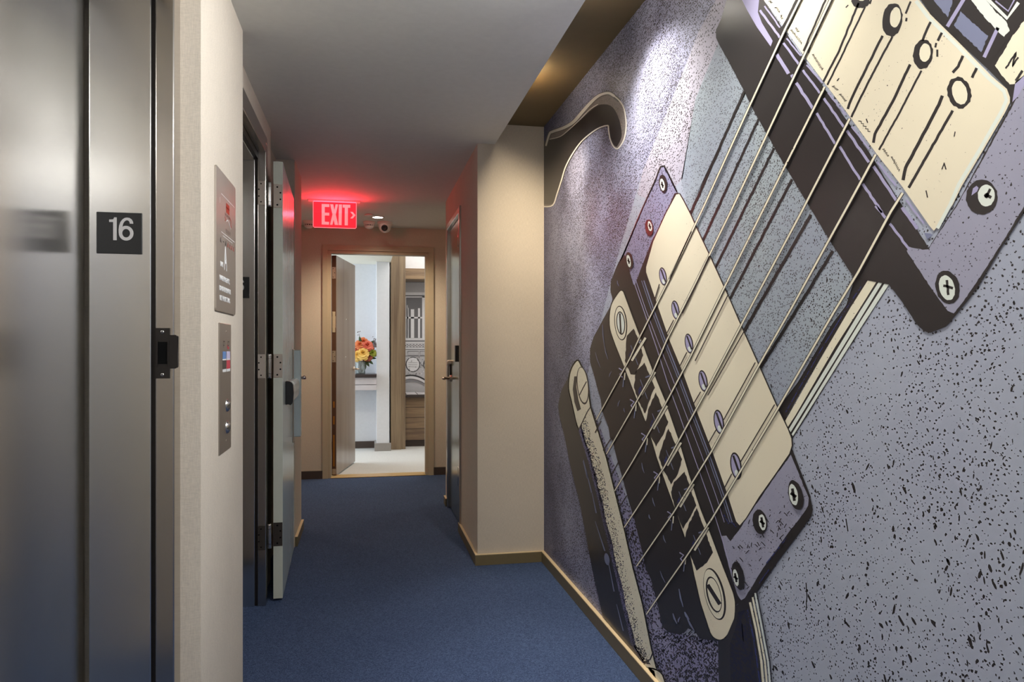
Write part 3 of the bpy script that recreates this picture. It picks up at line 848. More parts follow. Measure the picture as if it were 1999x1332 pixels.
for px, py, dy, r, mt in ((708, 691, -.07, .080, 'petal_yellow'), (698, 695, -.05, .070, 'petal_yellow'), (717, 676, -.02, .075, 'petal_coral'), (709, 669, .03, .07, 'petal_orange'),
                          (702, 674, .0, .065, 'petal_orange'), (721, 682, .03, .065, 'petal_orange'), (727, 690, -.02, .055, 'petal_lime'), (720, 697, -.03, .05, 'petal_rust'),
                          (715, 702, .02, .05, 'petal_coral'), (690, 680, .02, .07, 'petal_coral'), (731, 672, .06, .045, 'petal_white')):
    p = spot(px, py, dy); bloom(p[0], p[1] + r * .3, p[2] - r * .1, r * .92, mt)
lv = []
for px, py, ang, ln_ in ((716, 708, -60, .10), (722, 706, -40, .09), (711, 710, -100, .09), (727, 699, -10, .08), (703, 664, 100, .08), (724, 670, 40, .08), (712, 712, -80, .10)):
    p = Vector(spot(px, py)); a = R(ang); d = Vector((math.cos(a), -.1, math.sin(a))); s_ = Vector((-d.z, 0, d.x)) * .22 * ln_
    m = MB().use('leaf_green')
    f = [p - d * ln_ * .5, p - d * ln_ * .1 + s_, p + d * ln_ * .35 + s_ * .6, p + d * ln_ * .6, p + d * ln_ * .35 - s_ * .6, p - d * ln_ * .1 - s_]
    top = [m.b.verts.new(x) for x in f]; m.b.faces.new(top)
    m.build('leaf', fl)
for pts in (((716, 690), (726, 672), (733, 664)), ((705, 690), (703, 665), (701, 652)), ((718, 690), (728, 668), (730, 662))):
    P3 = [spot(*q) for q in pts]
    m = MB().use('twig_brown').tube(P3, .0025, 6)
    for i in range(5):
        q = Vector(P3[-1]) + Vector((random.uniform(-.02, .02), random.uniform(-.02, .02), random.uniform(-.03, .03)))
        m.lathe([(0, -.007), (.006, 0), (0, .007)], tuple(q), (0, 0, 1), 6)
    m.build('twig', fl)

# ------------------------------------------------------------------ black and white photo mural in the far room
YP = 9.716
pmu = tag(empty('photo_mural', (0.85, YP, 0.66)), 'black and white photo mural of an ornate carved stone facade with window', 'mural')


class FlatPrint:
    """flat print made of many thin polygons, each layer a hair in front of the last"""
    def __init__(s, to3, step): s.to3, s.step, s.V, s.Fc, s.M, s.mats, s.k = to3, step, [], [], [], [], 0

    def add(s, pts, mat, layer=None):
        if mat not in s.mats: s.mats.append(mat)
        L = s.k if layer is None else layer
        tri = tessellate_polygon([[Vector((a, b, 0)) for a, b in pts]])
        b0 = len(s.V); s.V += [s.to3(a, b, L * s.step) for a, b in pts]
        for t in tri:
            s.Fc.append(tuple(b0 + i for i in t)); s.M.append(s.mats.index(mat))

    def line(s, pts, wd, mat, layer=None):
        n = len(pts); wds = wd if isinstance(wd, (list, tuple)) else [wd] * n
        L_, R_ = [], []
        for i, (x, y) in enumerate(pts):
            (xa, ya_), (xb, yb_) = pts[max(i - 1, 0)], pts[min(i + 1, n - 1)]
            l = math.hypot(xb - xa, yb_ - ya_) or 1; nx, ny = -(yb_ - ya_) / l * wds[i] / 2, (xb - xa) / l * wds[i] / 2
            L_.append((x + nx, y + ny)); R_.append((x - nx, y - ny))
        if mat not in s.mats: s.mats.append(mat)
        Lr = s.k if layer is None else layer
        b0 = len(s.V); s.V += [s.to3(a, b, Lr * s.step) for a, b in L_ + R_]
        for i in range(n - 1):
            s.Fc.append((b0 + i, b0 + i + 1, b0 + n + i + 1, b0 + n + i)); s.M.append(s.mats.index(mat))

    def ell(s, cx, cy, rx, ry, mat, tilt=0.0, n=28, layer=None, jag=0.0):
        t = R(tilt); pts = []
        for i in range(n):
            a = 2 * math.pi * i / n; k = 1 + random.uniform(-jag, jag)
            x, y = rx * math.cos(a) * k, ry * math.sin(a) * k
            pts.append((cx + x * math.cos(t) - y * math.sin(t), cy + x * math.sin(t) + y * math.cos(t)))
        s.add(pts, mat, layer)

    def up(s): s.k += 1

    def build(s, name, normal, parent=None):
        me = bpy.data.meshes.new(name); me.from_pydata(s.V, [], s.Fc); me.update()
        for m in s.mats: me.materials.append(MATS[m])
        for p, i in zip(me.polygons, s.M): p.material_index = i
        for p in me.polygons:
            if p.normal.dot(Vector(normal)) < 0: p.flip()
        me.update()
        o = bpy.data.objects.new(name, me); C.objects.link(o)
        if parent is not None: fix(o, parent)
        return o


def to_photo(px, py, d): p = on_y(px, py, YP); return (p[0], YP - d, p[2])


fp = FlatPrint(to_photo, 0.0008)
rect = lambda a, b, c_, d: [(a, b), (c_, b), (c_, d), (a, d)]
W = [790, 845]
fp.add(rect(789, 538, 850, 772), 'print_light'); fp.up()
fp.add(rect(789, 538, 850, 552), 'print_mid'); fp.add(rect(789, 571, 850, 576), 'print_white'); fp.add(rect(789, 577, 850, 578.5), 'print_dark'); fp.add(rect(789, 579, 850, 581), 'print_white')
fp.add(rect(793, 581, 824, 660), 'print_grey'); fp.add(rect(824, 579, 832, 661), 'print_white'); fp.add(rect(832, 579, 850, 661), 'print_mid')
fp.add(rect(789, 661, 850, 664), 'print_white'); fp.add(rect(789, 664, 850, 668), 'print_mid'); fp.add(rect(789, 668.5, 850, 671), 'print_white'); fp.add(rect(789, 671, 850, 679), 'print_mid')
fp.add(rect(789, 679, 850, 681.5), 'print_white'); fp.add(rect(789, 681.6, 850, 682.6), 'print_dark'); fp.add(rect(789, 695, 850, 696), 'print_grey'); fp.up()
for a, b, t in ((794.5, 797.5, 601), (802, 808.5, 604), (816, 820, 602)): fp.add(rect(a, t, b, 660), 'print_white')
fp.add(rect(791, 619, 825, 622), 'print_white'); fp.add(rect(794, 596, 796, 660), 'print_light')
for i in range(8): fp.ell(792 + i * 6.2, 675, 2.2, 3, 'print_white', n=12); 
for a, b in ((796, 817), (820, 842)): fp.line([(a, 686), (b, 686), (b, 694), (a, 694), (a, 686)], 1.0, 'print_grey')
fp.ell(806, 711.7, 14, 15, 'print_dark'); fp.ell(840, 712, 14, 15, 'print_dark'); fp.up()
for i in range(8): fp.ell(792 + i * 6.2, 675, 1.0, 1.6, 'print_dark', n=10)
fp.ell(806, 711.7, 12.4, 13.4, 'print_white'); fp.ell(840, 712, 12.4, 13.4, 'print_light'); fp.up()
random.seed(5)
for i in range(70):
    x, y = random.uniform(790, 846), random.uniform(697, 732)
    a = random.uniform(0, 6.28); l = random.uniform(1, 2.6)
    if math.hypot(x - 806, y - 711.7) < 12.5 and i % 3: continue
    fp.line([(x, y), (x + l * math.cos(a), y + l * math.sin(a)), (x + l * math.cos(a) + l * math.sin(a), y + l * math.sin(a) - l * math.cos(a))], random.uniform(.6, 1.2), random.choice(('print_dark', 'print_grey', 'print_white')))
for y in (708, 712, 716): fp.line([(797, y), (815, y + .5)], .8, 'print_mid')
arc = lambda dy: [(789 + i * 4, 733 + dy + .012 * (i * 4 - 13) ** 2) for i in range(15)]
fp.line(arc(0), 3, 'print_dark'); fp.line(arc(4), 4.5, 'print_white'); fp.line(arc(8), 1.2, 'print_grey')
fp.add(rect(789, 748, 850, 772), 'print_light'); fp.up()
fp.line(arc(11), 4, 'print_mid')
fp.build('mural_print', (0, -1, 0), pmu)
MB().box(0.472, 1.85, YP + .0005, 9.7195, 0.656, 2.105).build('mural_board', pmu, 'print_light')

# ------------------------------------------------------------------ the guitar wall mural
INK = (0.030, 0.026, 0.026, 1)
LAV = srgb(160, 161, 182)
speckled('print_body_right', srgb(166, 173, 188), INK, ((150, .32, .50, .8), (66, .24, .18, .8)), tint=srgb(160, 166, 184))
speckled('print_body_mid', srgb(172, 168, 184), INK, ((190, .42, .62, .55), (90, .30, .30, .6)), tint=srgb(182, 180, 194))
speckled('print_body_left', srgb(164, 166, 190), INK, ((210, .46, .75, .5),), tint=srgb(146, 148, 180), dense=(300, .53, .42), end_fade=(3.2, 4.15, srgb(40, 44, 92)))
speckled('print_body_low', srgb(146, 145, 172), INK, ((120, .46, .80, .6), (60, .34, .35, .6)), tint=srgb(122, 120, 156))
speckled('print_strip', srgb(148, 157, 172), INK, ((190, .32, .70, .8), (75, .26, .30, .8)), tint=srgb(158, 170, 176))
speckled('print_plate', srgb(140, 138, 166), INK, ((170, .40, .62, .7), (80, .28, .30, .7)), tint=srgb(146, 144, 178))
speckled('print_plate_light', srgb(148, 148, 168), INK, ((170, .26, .36, .8), (62, .22, .10, .8)), tint=srgb(154, 155, 174))
speckled('print_cream', srgb(224, 216, 192), INK, ((150, .24, .14, .7), (60, .16, .05, .7)), tint=srgb(220, 212, 190))
speckled('print_cream_clear', srgb(226, 221, 198), INK, ((110, .30, .22, .7),))
speckled('print_bar_dark', srgb(128, 126, 168), INK, ((260, .52, .95, .7),), dense=(420, .50, .8))
speckled('print_pale', srgb(214, 222, 214), INK, ())
speckled('print_lilac', srgb(160, 156, 190), INK, ())
speckled('print_slate', srgb(118, 124, 152), INK, ())
speckled('print_navy', srgb(52, 58, 110), INK, ((200, .5, .8, .5),))
speckled('print_deep', srgb(34, 34, 56), INK, ((160, .55, .9, .5),))
speckled('print_ink', INK, INK, (), rough=0.30)
speckled('print_white_line', srgb(228, 224, 214), INK, ())
speckled('print_rim', srgb(132, 124, 120), INK, ((300, .4, .6, .8),))


def to_wall(px, py, d): p = on_x(px, py, XM); return (XM - 0.0006 - d, p[1], p[2])


gm = FlatPrint(to_wall, 0.00012)
random.seed(11)


def rag(pts, amp=.7, step=4.0, closed=True):
    out = []; n = len(pts)
    for i in range(n if closed else n - 1):
        (ax, ay), (bx, by) = pts[i], pts[(i + 1) % n]
        k = max(1, int(math.hypot(bx - ax, by - ay) / step))
        for j in range(k):
            t = j / k; out.append((ax + (bx - ax) * t + (random.uniform(-amp, amp) if j else 0), ay + (by - ay) * t + (random.uniform(-amp, amp) if j else 0)))
    if not closed: out.append(pts[-1])
    return out


def smooth(pts, n=4):
    """Catmull-Rom through pts"""
    out = []
    for i in range(len(pts) - 1):
        p0, p1, p2, p3 = pts[max(i - 1, 0)], pts[i], pts[i + 1], pts[min(i + 2, len(pts) - 1)]
        for j in range(n):
            t = j / n
            out.append(tuple(.5 * (2 * b + (c_ - a) * t + (2 * a - 5 * b + 4 * c_ - d) * t * t + (3 * b - a - 3 * c_ + d) * t ** 3) for a, b, c_, d in zip(p0, p1, p2, p3)))
    out.append(pts[-1]); return out


# base paper over the whole wall (laid out in wall metres)
b0 = len(gm.V)
for y_, z_ in ((-4, 0.05), (4.10, 0.05), (4.10, HS), (-4, HS)): gm.V.append((XM - .0006, y_, z_))
gm.mats.append('print_body_right'); gm.Fc.append((b0, b0 + 1, b0 + 2, b0 + 3)); gm.M.append(0)
gm.up()
# tonal zones of the body: far left dense, then the lighter diagonal bands
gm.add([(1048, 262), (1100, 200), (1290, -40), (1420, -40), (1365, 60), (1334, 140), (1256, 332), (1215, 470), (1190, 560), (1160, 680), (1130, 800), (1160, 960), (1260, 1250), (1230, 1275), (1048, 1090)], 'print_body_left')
gm.add([(1420, -40), (1365, 60), (1334, 140), (1256, 332), (1244, 380), (1290, 400), (1333, 348), (1358, 194), (1400, 90), (1450, -40)], 'print_body_mid')
gm.add([(1450, -40), (1400, 90), (1358, 194), (1330, 352), (1345, 412), (1420, 260), (1460, 175), (1405, 90), (1398, 65), (1409, 37), (1420, -2)], 'print_strip')
gm.add([(1155, 790), (1290, 1150), (1310, 1235), (1410, 1250), (1408, 1345), (1300, 1345), (1255, 1280)], 'print_body_low')
gm.add([(1454, 178), (1345, 412), (1430, 600), (1521, 797), (1640, 610), (1690, 540), (1465, 200)], 'print_strip')
gm.up()
# larger specks scattered over the body on the right
for i in range(1500):
    px, py = random.uniform(1440, 2010), random.uniform(0, 1340)
    if px + py * .45 < 1790 - (250 if random.random() < .35 else 0): continue
    r = random.choice((1.2, 1.5, 1.8, 2.2, 2.2, 3.0, 3.6)) * (0.7 + (px - 1400) / 900) * (1.15 if py > 950 else .8)
    if random.random() < .35 and py < 950: r *= .6
    a = random.uniform(50, 120); st = random.choice((1, 1, 1.4, 2.2, 3.4 if py > 800 else 1.5))
    gm.ell(px, py, r * st * .8, r * .6, 'print_ink', a, 7, jag=.28)
for i in range(420):                                                   # combed grain near the bottom
    px, py = random.uniform(1275, 1405), random.uniform(1235, 1340)
    gm.line([(px, py), (px + random.uniform(2, 5), py - random.uniform(2, 5))], random.uniform(1, 2.2), 'print_ink')
for i in range(200):
    px, py = random.uniform(1235, 1330), random.uniform(1090, 1240)
    gm.ell(px, py, random.uniform(.8, 2), random.uniform(.7, 1.2), 'print_ink', random.uniform(40, 130), 6, jag=.3)
gm.line(rag([(1574, 1138), (1576, 1165), (1574, 1192)], .6, 4, False), 2, 'print_ink')
gm.line([(1652, 1013), (1656, 1038)], 2.2, 'print_ink'); gm.line([(1519, 1028), (1523, 1058)], 2, 'print_ink')
gm.up()
# sound hole
FO = [(1058, 300), (1066, 285), (1073, 262), (1080, 257), (1102, 249), (1120, 238), (1136, 220), (1152, 202), (1165, 190), (1176, 184), (1189, 182), (1200, 188), (1210, 197), (1218, 210), (1222, 230), (1223, 246), (1221, 263), (1217, 276), (1210, 287), (1205, 290.5), (1198, 286), (1192, 273), (1189, 258), (1188, 245), (1179, 246.5), (1166, 252), (1149, 264), (1133, 279), (1117, 302), (1104, 327), (1097, 350), (1088, 378), (1079, 401), (1058, 403.5)]
FOs = smooth(FO[:24], 4)[:-1] + smooth(FO[23:], 4)
gm.add(FOs, 'print_rim'); gm.up()
IN_ = smooth([(1058, 276), (1072, 273), (1093, 268), (1107, 258), (1130, 238), (1152, 217), (1168, 206), (1184, 204), (1197, 210), (1206, 225), (1212, 244), (1214, 266), (1208, 281), (1204, 287)], 4) + smooth([(1204, 287), (1197, 281), (1192, 268), (1190, 252), (1189, 247), (1180, 249), (1167, 254.5), (1150, 266.5), (1135, 281), (1119, 304), (1106, 329), (1099, 352), (1090, 379), (1079, 398), (1058, 399)], 4)
gm.add(IN_, 'print_ink'); gm.up()
gm.line(smooth(FO[:13], 5), [7.5] * 61, 'print_ink'); gm.up()
gm.line(smooth(FO[1:12], 5), [3 + 3.2 * math.sin(min(1, i / 40) * 2.6) for i in range(51)], 'print_white_line')
gm.line(smooth(FO[11:24], 5), 2.4, 'print_white_line'); gm.line(smooth(FO[23:], 5), 2.2, 'print_white_line')
gm.line(smooth([(1073, 272), (1093, 267), (1107, 257), (1130, 236), (1152, 214), (1168, 203.5)], 4), 1.2, 'print_white_line')
gm.up()
# dark slots: string shadows on the body between the pickups
for a, b, wd in (((1454, 178), (1349, 417), 5), ((1482, 232), (1373, 470), 4.5), ((1512, 289), (1398, 522), 4.5), ((1547, 350), (1426, 583), 5), ((1584, 419), (1454, 646), 6), ((1627, 490), (1486, 718), 6)):
    gm.line(rag([a, b], .5, 8, False), wd, 'print_ink')
# fretboard edge and its binding
gm.add([(1668, 548), (1720, 505), (1700, 540), (1662, 600), (1600, 704), (1537, 812), (1533, 821), (1520, 797), (1558, 747), (1626, 632), (1653, 596)], 'print_ink')
gm.add(rag([(1719, 509), (1733, 500), (1752, 536), (1737, 556), (1680, 645), (1549, 855), (1532, 822)], .6), 'print_ink'); gm.up()
gm.line([(1682, 560), (1655, 600), (1600, 690), (1535, 805)], 2.0, 'print_navy')
gm.add([(1719, 510), (1733, 517), (1680, 602), (1632, 677), (1554, 811), (1539, 834), (1534, 822), (1600, 706), (1662, 600), (1680, 572)], 'print_cream_clear')
gm.add([(1737, 519), (1741.5, 523), (1680, 624), (1544.5, 844), (1541, 838), (1680, 608)], 'print_pale')
gm.add([(1745, 527), (1750, 535), (1680, 643), (1549, 852), (1546.5, 848), (1680, 629)], 'print_pale')
gm.add([(1722, 500), (1735, 508), (1733, 518), (1719, 511)], 'print_lilac')
# upper right: end of the neck
gm.up()
gm.add([(1795, -6), (2010, -6), (2010, 175), (1975, 205), (1968, 174), (1930, 135), (1877, 86), (1819, 29)], 'print_ink')
gm.up()
gm.add(rag([(1818, -6), (1860, -6), (1861, 4), (1852, 34)], 1), 'print_slate'); gm.add(rag([(1877, 22), (1900, 45), (1931, 70), (1917, 102), (1890, 76), (1864, 50)], 1.2), 'print_slate')
gm.add(rag([(1893, -6), (1922, -6), (1944, 22), (1966, 42), (1973, 60), (1962, 72), (1950, 62), (1941, 52), (1915, 24)], .8), 'print_pale')
gm.add(rag([(1944, 128), (1964, 96), (1985, 58), (2010, 30), (2010, 140), (1984, 164), (1973, 165), (1955, 144)], .8), 'print_cream_clear')
gm.add([(1984, 160), (2010, 140), (2010, 215), (1978, 200)], 'print_lilac')
for a, b, wd in (((1886, -6), (1851, 52), 7), ((1950, 54), (1923, 112), 7)): gm.line([a, b], wd, 'print_lilac')
gm.line([(1925, -6), (1968, 36), (1990, 5)], 7, 'print_pale'); gm.line([(1945, 2), (1970, 22), (1984, -4)], 3, 'print_lilac'); gm.up()
gm.line(rag([(1965, 134), (1986, 102), (1978, 130), (1990, 112)], .8, 4, False), 3.5, 'print_ink'); gm.line(rag([(1985, 158), (1998, 138)], .5, 4, False), 5, 'print_ink')
gm.line(rag([(1941, 112), (1964, 80), (1975, 72), (1992, 50)], 1.2, 4, False), 4, 'print_ink')
# neck pickup: side wall, plate, cover
gm.up()
NP = [(1421, -6), (1409, 37), (1399, 58), (1399, 74), (1407, 91), (1422, 117), (1452, 174), (1470, 211), (1498, 261), (1534, 325), (1574, 391), (1619, 466), (1667, 541), (1737, 556), (1764, 591), (1789, 630), (1805, 646), (1818, 650), (1848, 638), (1860, 625), (1891, 587), (1914, 556), (1953, 490), (2010, 400), (2010, 165), (1978, 200), (1869, 400), (1828, 463), (1815, 485), (1700, 300), (1560, 100), (1488, -6)]
gm.add(rag(NP, .5, 6), 'print_ink'); gm.up()
gm.add(rag([(2010, 150), (1980, 205), (1868, 406), (1829, 464), (1815, 487), (1803, 488), (1777, 482), (1772, 490), (1793, 523), (1832, 580), (1852, 607), (1864, 612), (1884, 587), (1918, 537), (1961, 470), (2010, 388)], .6, 5), 'print_plate_light'); gm.up()
gm.add([(1447, -6), (1484, -6), (1481, 24), (1489, 45), (1510, 80), (1506, 91), (1479, 53), (1460, 20)], 'print_lilac')
for a, b, wd in (((1518, 106), (1541, 144), 7), ((1547, 146), (1551, 155), 6), ((1556, 162), (1589, 213), 6), ((1596, 221), (1632, 281), 5), ((1641, 286), (1681, 351), 5), ((1686, 359), (1724, 415), 5.5), ((1711, 402), (1733, 428), 5.5), ((1739, 437), (1778, 488), 5),
                 ((1485, 20), (1524, 74), 4.5), ((1531, 84), (1562, 127), 4.5), ((1569, 137), (1602, 182), 4.5), ((1610, 192), (1649, 248), 5), ((1655, 255), (1698, 317), 5.5), ((1707, 325), (1752, 392), 6), ((1763, 405), (1793, 447), 6.5),
                 ((1494, 12), (1524, 54), 3), ((1537, 75), (1565, 109), 3), ((1576, 127), (1607, 162), 3), ((1618, 181), (1653, 225), 3.2), ((1664, 247), (1699, 291), 3.6), ((1714, 316), (1751, 363), 4), ((1771, 391), (1806, 437), 4)):
    gm.line(rag([a, b], .7, 7, False), wd, 'print_lilac')
gm.add([(1806, 455), (1818, 456), (1823, 459), (1812, 468)], 'print_slate')
NC = [(1488, -6), (1530, 50), (1572, 110), (1618, 171), (1650, 213), (1714, 302), (1760, 360), (1797, 413), (1815, 439), (1825, 451), (1837, 437), (1862, 400), (1880, 363), (1920, 296), (1965, 219), (1974, 200), (1974, 190), (1968, 174), (1936, 147), (1877, 86), (1819, 29), (1792, -6)]
gm.add(NC, 'print_cream'); gm.up()
gm.line([(1832, 446), (1857, 400), (1874, 360), (1914, 294), (1958, 217), (1967, 196), (1962, 178), (1931, 152), (1873, 92), (1815, 35), (1790, 2)], 7, 'print_pale', gm.k - 1 + .5)
for pts, wd in (([(1559, -4), (1540, 36), (1529, 55)], 5), ([(1566, -4), (1551, 36), (1540, 57)], 2), ([(1615, -4), (1587, 62), (1570, 100)], 4), ([(1627, -4), (1598, 60), (1575, 105)], 3), ([(1678, 6), (1640, 100), (1609, 160)], 4.2), ([(1691, 13), (1640, 120), (1617, 166)], 3.6),
                ([(1725, 70), (1680, 160), (1660, 203), (1657, 213)], 5), ([(1744, 72), (1712, 132), (1680, 195), (1664, 229)], 4.2), ([(1779, 126), (1744, 200), (1710, 262), (1707, 279)], 5.5), ([(1801, 138), (1762, 213), (1718, 293)], 4), ([(1842, 187), (1835, 205), (1770, 328), (1765, 352)], 6.5), ([(1862, 216), (1820, 290), (1776, 367)], 5.5),
                ([(1819, 43), (1807, 69), (1803, 80)], 5), ([(1841, 64), (1833, 80)], 5), ([(1830, 84), (1828, 93)], 4), ([(1882, 109), (1873, 130), (1862, 142)], 5.5), ([(1909, 133), (1900, 152)], 5.5), ([(1780, 3), (1770, 27)], 4), ([(1704, -4), (1700, 8)], 3.5), ([(1832, 97), (1832, 111)], 4), ([(1772, 35), (1771, 42)], 4), ([(1865, 60), (1868, 73)], 2.5), ([(1845, 318), (1849, 331)], 2.5)):
    gm.line(rag(pts, .45, 7, False), wd, 'print_ink')
for cx, cy, rx, ry, t, ix, iy, irx, iry in ((1682, 2, 18, 14, 0, 1684, -6, 9, 8), (1744, 39, 20, 33, 8, 1750, 34, 10.5, 20), (1804, 106, 19.5, 29, 6, 1808, 103, 11, 18), (1875, 181, 23, 31, -14, 1876, 181, 14.5, 24)):
    gm.ell(cx, cy, rx, ry, 'print_ink', t, 32, jag=.05)
gm.up()
for cx, cy, rx, ry, t, ix, iy, irx, iry in ((1682, 2, 18, 14, 0, 1684, -6, 9, 8), (1744, 39, 20, 33, 8, 1750, 34, 10.5, 20), (1804, 106, 19.5, 29, 6, 1808, 103, 11, 18), (1875, 181, 23, 31, -14, 1876, 181, 14.5, 24)):
    gm.ell(ix, iy, irx, iry, 'print_cream_clear', t, 24, jag=.03)


def scratch(x0, y0, x1, y1, n=16, a=3, wd=1.8):
    pts = [(x0 + (x1 - x0) * i / n + (a if i % 2 else -a) * random.uniform(.3, 1), y0 + (y1 - y0) * i / n + (-a if i % 2 else a) * random.uniform(.2, .7)) for i in range(n + 1)]
    gm.line(pts, wd, 'print_ink')


for q in ((1504, 2, 1508, 6, 3), (1516, 14, 1524, 24, 6), (1526, 29, 1529, 37, 3), (1546, 58, 1567, 85, 14), (1556, 54, 1560, 62, 3), (1588, 106, 1608, 136, 18), (1628, 168, 1637, 176, 5), (1642, 184, 1653, 197, 9), (1680, 235, 1700, 258, 5), (1727, 291, 1736, 305, 9), (1742, 306, 1758, 333, 14)):
    scratch(*q[:4], n=q[4] + 4, a=2.4, wd=1.7)
for a, b in (((1693, 232), (1696, 240)), ((1867, 257), (1865, 267)), ((1846, 318), (1841, 331)), ((1810, 372), (1813, 386)), ((1590, 78), (1597, 66)), ((1584, 92), (1580, 104)), ((1653, 15), (1658, 10)), ((1636, 158), (1640, 153))): gm.line([a, b], 2.2, 'print_ink')
# its screws
gm.ell(1919, 385, 31, 34, 'print_ink', 0, 36, jag=.03); gm.ell(1852, 561, 23.5, 33, 'print_ink', -14, 32, jag=.04); gm.up()
gm.ell(1928, 382, 16.5, 21.5, 'print_pale', 0, 26, jag=.03); gm.add([(1899, 382), (1902, 368), (1909, 363), (1913, 367), (1910, 374)], 'print_lilac'); gm.ell(1851, 562, 15, 25, 'print_pale', -14, 26, jag=.03); gm.up()
gm.line([(1927, 380), (1938, 386)], 6, 'print_ink'); gm.line([(1936, 369), (1929, 383), (1925, 384)], 5, 'print_ink'); gm.ell(1929, 382, 5, 5, 'print_ink', 0, 8, jag=.2)
gm.line(rag([(1851, 547), (1854, 576)], .8, 5, False), 5, 'print_ink'); gm.line(rag([(1844, 558), (1863, 563)], .8, 5, False), 5, 'print_ink')
gm.up()

# bridge pickup: ring plate, shadow mass, cover
gm.add([(1294, 324), (1300, 328), (1324, 376), (1312, 392), (1262, 500), (1243, 556), (1238, 560), (1219, 505), (1206, 522), (1254, 412), (1281, 352)], 'print_plate')
gm.line(smooth([(1194, 552), (1206, 522), (1221, 491), (1254, 411), (1281, 352), (1288, 332), (1294, 325), (1301, 330), (1323, 375)], 3), 3, 'print_ink')
gm.add([(1410, 1030), (1446, 1020), (1548, 876), (1583, 966), (1589, 995), (1586, 1008), (1556, 1050), (1521, 1096), (1484, 1151), (1460, 1180), (1449, 1180), (1430, 1130)], 'print_ink')
BM = [(1221, 497), (1206, 520), (1200, 540), (1193, 555), (1193, 569), (1197, 583), (1195, 594), (1179, 623), (1160, 658), (1153, 681), (1153, 708), (1160, 729), (1166, 753), (1174, 780), (1176, 801), (1189, 833), (1192, 855), (1197, 860), (1205, 893), (1213, 921), (1222, 953), (1230, 983), (1240, 1015), (1248, 1049), (1257, 1084), (1262, 1112), (1271, 1127), (1283, 1172), (1295, 1225), (1307, 1235), (1327, 1239), (1337, 1236), (1345, 1227), (1359, 1234), (1367, 1247), (1387, 1250), (1405, 1252), (1440, 1180), (1449, 1178), (1430, 1122), (1409, 1046), (1430, 1056), (1446, 1030), (1439, 1021), (1393, 883), (1336, 730), (1288, 604), (1262, 522), (1302, 417), (1326, 376), (1318, 378), (1296, 430), (1275, 468), (1251, 529), (1241, 556), (1238, 556)]
gm.up(); gm.add(BM, 'print_ink'); gm.up()
gm.add(rag([(1546, 888), (1581, 972), (1580, 987), (1571, 1002), (1543, 1038), (1492, 1109), (1456, 1168), (1449, 1172), (1442, 1162), (1429, 1122), (1409, 1047), (1420, 1046), (1428, 1057), (1447, 1032), (1468, 1000), (1516, 930)], .5, 6), 'print_plate_light')
PC = [(1322, 380), (1328, 379), (1336, 393), (1350, 420), (1360, 443), (1389, 504), (1426, 585), (1449, 638), (1485, 718), (1520, 797), (1540, 838), (1547, 856), (1548, 870), (1543, 886), (1516, 925), (1484, 970), (1458, 1012), (1446, 1026), (1439, 1018), (1423, 968), (1393, 883), (1364, 808), (1336, 730), (1309, 665), (1288, 604), (1263, 532), (1263, 522), (1277, 472), (1302, 417)]
gm.line(PC + PC[:1], 4.5, 'print_ink'); gm.up()
gm.add(PC, 'print_cream')
for off, wd, mt in ((-4.5, 2.2, 'print_slate'), (-9, 1.4, 'print_slate'), (-20, 1.1, 'print_lilac')):
    gm.line([(x + off, y) for x, y in ((1263, 548), (1282, 604), (1307, 670), (1334, 738), (1362, 812), (1392, 890), (1421, 972), (1436, 1020))], wd, mt)
gm.line([(1238, 548), (1262, 617), (1285, 684), (1304, 745), (1328, 810), (1356, 890), (1392, 990), (1409, 1044), (1440, 1150)], 1.4, 'print_lilac')
gm.line([(1414, 1004), (1424, 1022), (1432, 1020), (1440, 1030)], 3, 'print_navy'); gm.up()
# pole screws with the lines running from them
for cx, cy, k in ((1296, 540, .80), (1320.5, 605.5, .84), (1347, 671, .88), (1374.5, 744, .95), (1405.5, 824, 1.08), (1439, 910, 1.2)):
    gm.ell(cx, cy, 9.2 * k, 22.5 * k, 'print_ink', -9, 26)
gm.up()
for cx, cy, k in ((1296, 540, .80), (1320.5, 605.5, .84), (1347, 671, .88), (1374.5, 744, .95), (1405.5, 824, 1.08), (1439, 910, 1.2)):
    gm.ell(cx - .3, cy, 7.0 * k, 19.5 * k, 'print_lilac', -9, 22); gm.line([(cx - 4.5 * k, cy - 17 * k), (cx + 6 * k, cy + 13 * k)], 3.4 * k, 'print_ink', gm.k + 1); gm.ell(cx + 1.5 * k, cy + 12 * k, 3.4 * k, 6 * k, 'print_pale', -20, 14, gm.k + 1)
gm.up(); gm.up()
# the six strings (dark edge then light core)
ST = [([(1568, -6), (1537, 56), (1465, 211), (1380, 397), (1312, 540), (1250, 661), (1232, 700), (1166, 820)], 4.2, 2.6), ([(1628, -6), (1572, 112), (1525, 211), (1431, 411), (1386, 502), (1304, 665), (1275, 732), (1186, 887)], 4.4, 2.6),
      ([(1614, 170), (1532, 333), (1414, 568), (1349, 700), (1301, 790), (1238, 900), (1202, 959)], 4.6, 2.6), ([(1663, 232), (1569, 413), (1462, 613), (1387, 754), (1299, 913), (1221, 1030)], 4.8, 2.6),
      ([(1714, 302), (1660, 401), (1550, 600), (1483, 717), (1393, 880), (1317, 1002), (1245, 1106)], 5.0, 2.6), ([(1767, 377), (1744, 413), (1680, 531), (1630, 613), (1521, 800), (1452, 915), (1393, 1013), (1340, 1091), (1264, 1200)], 5.0, 2.6)]
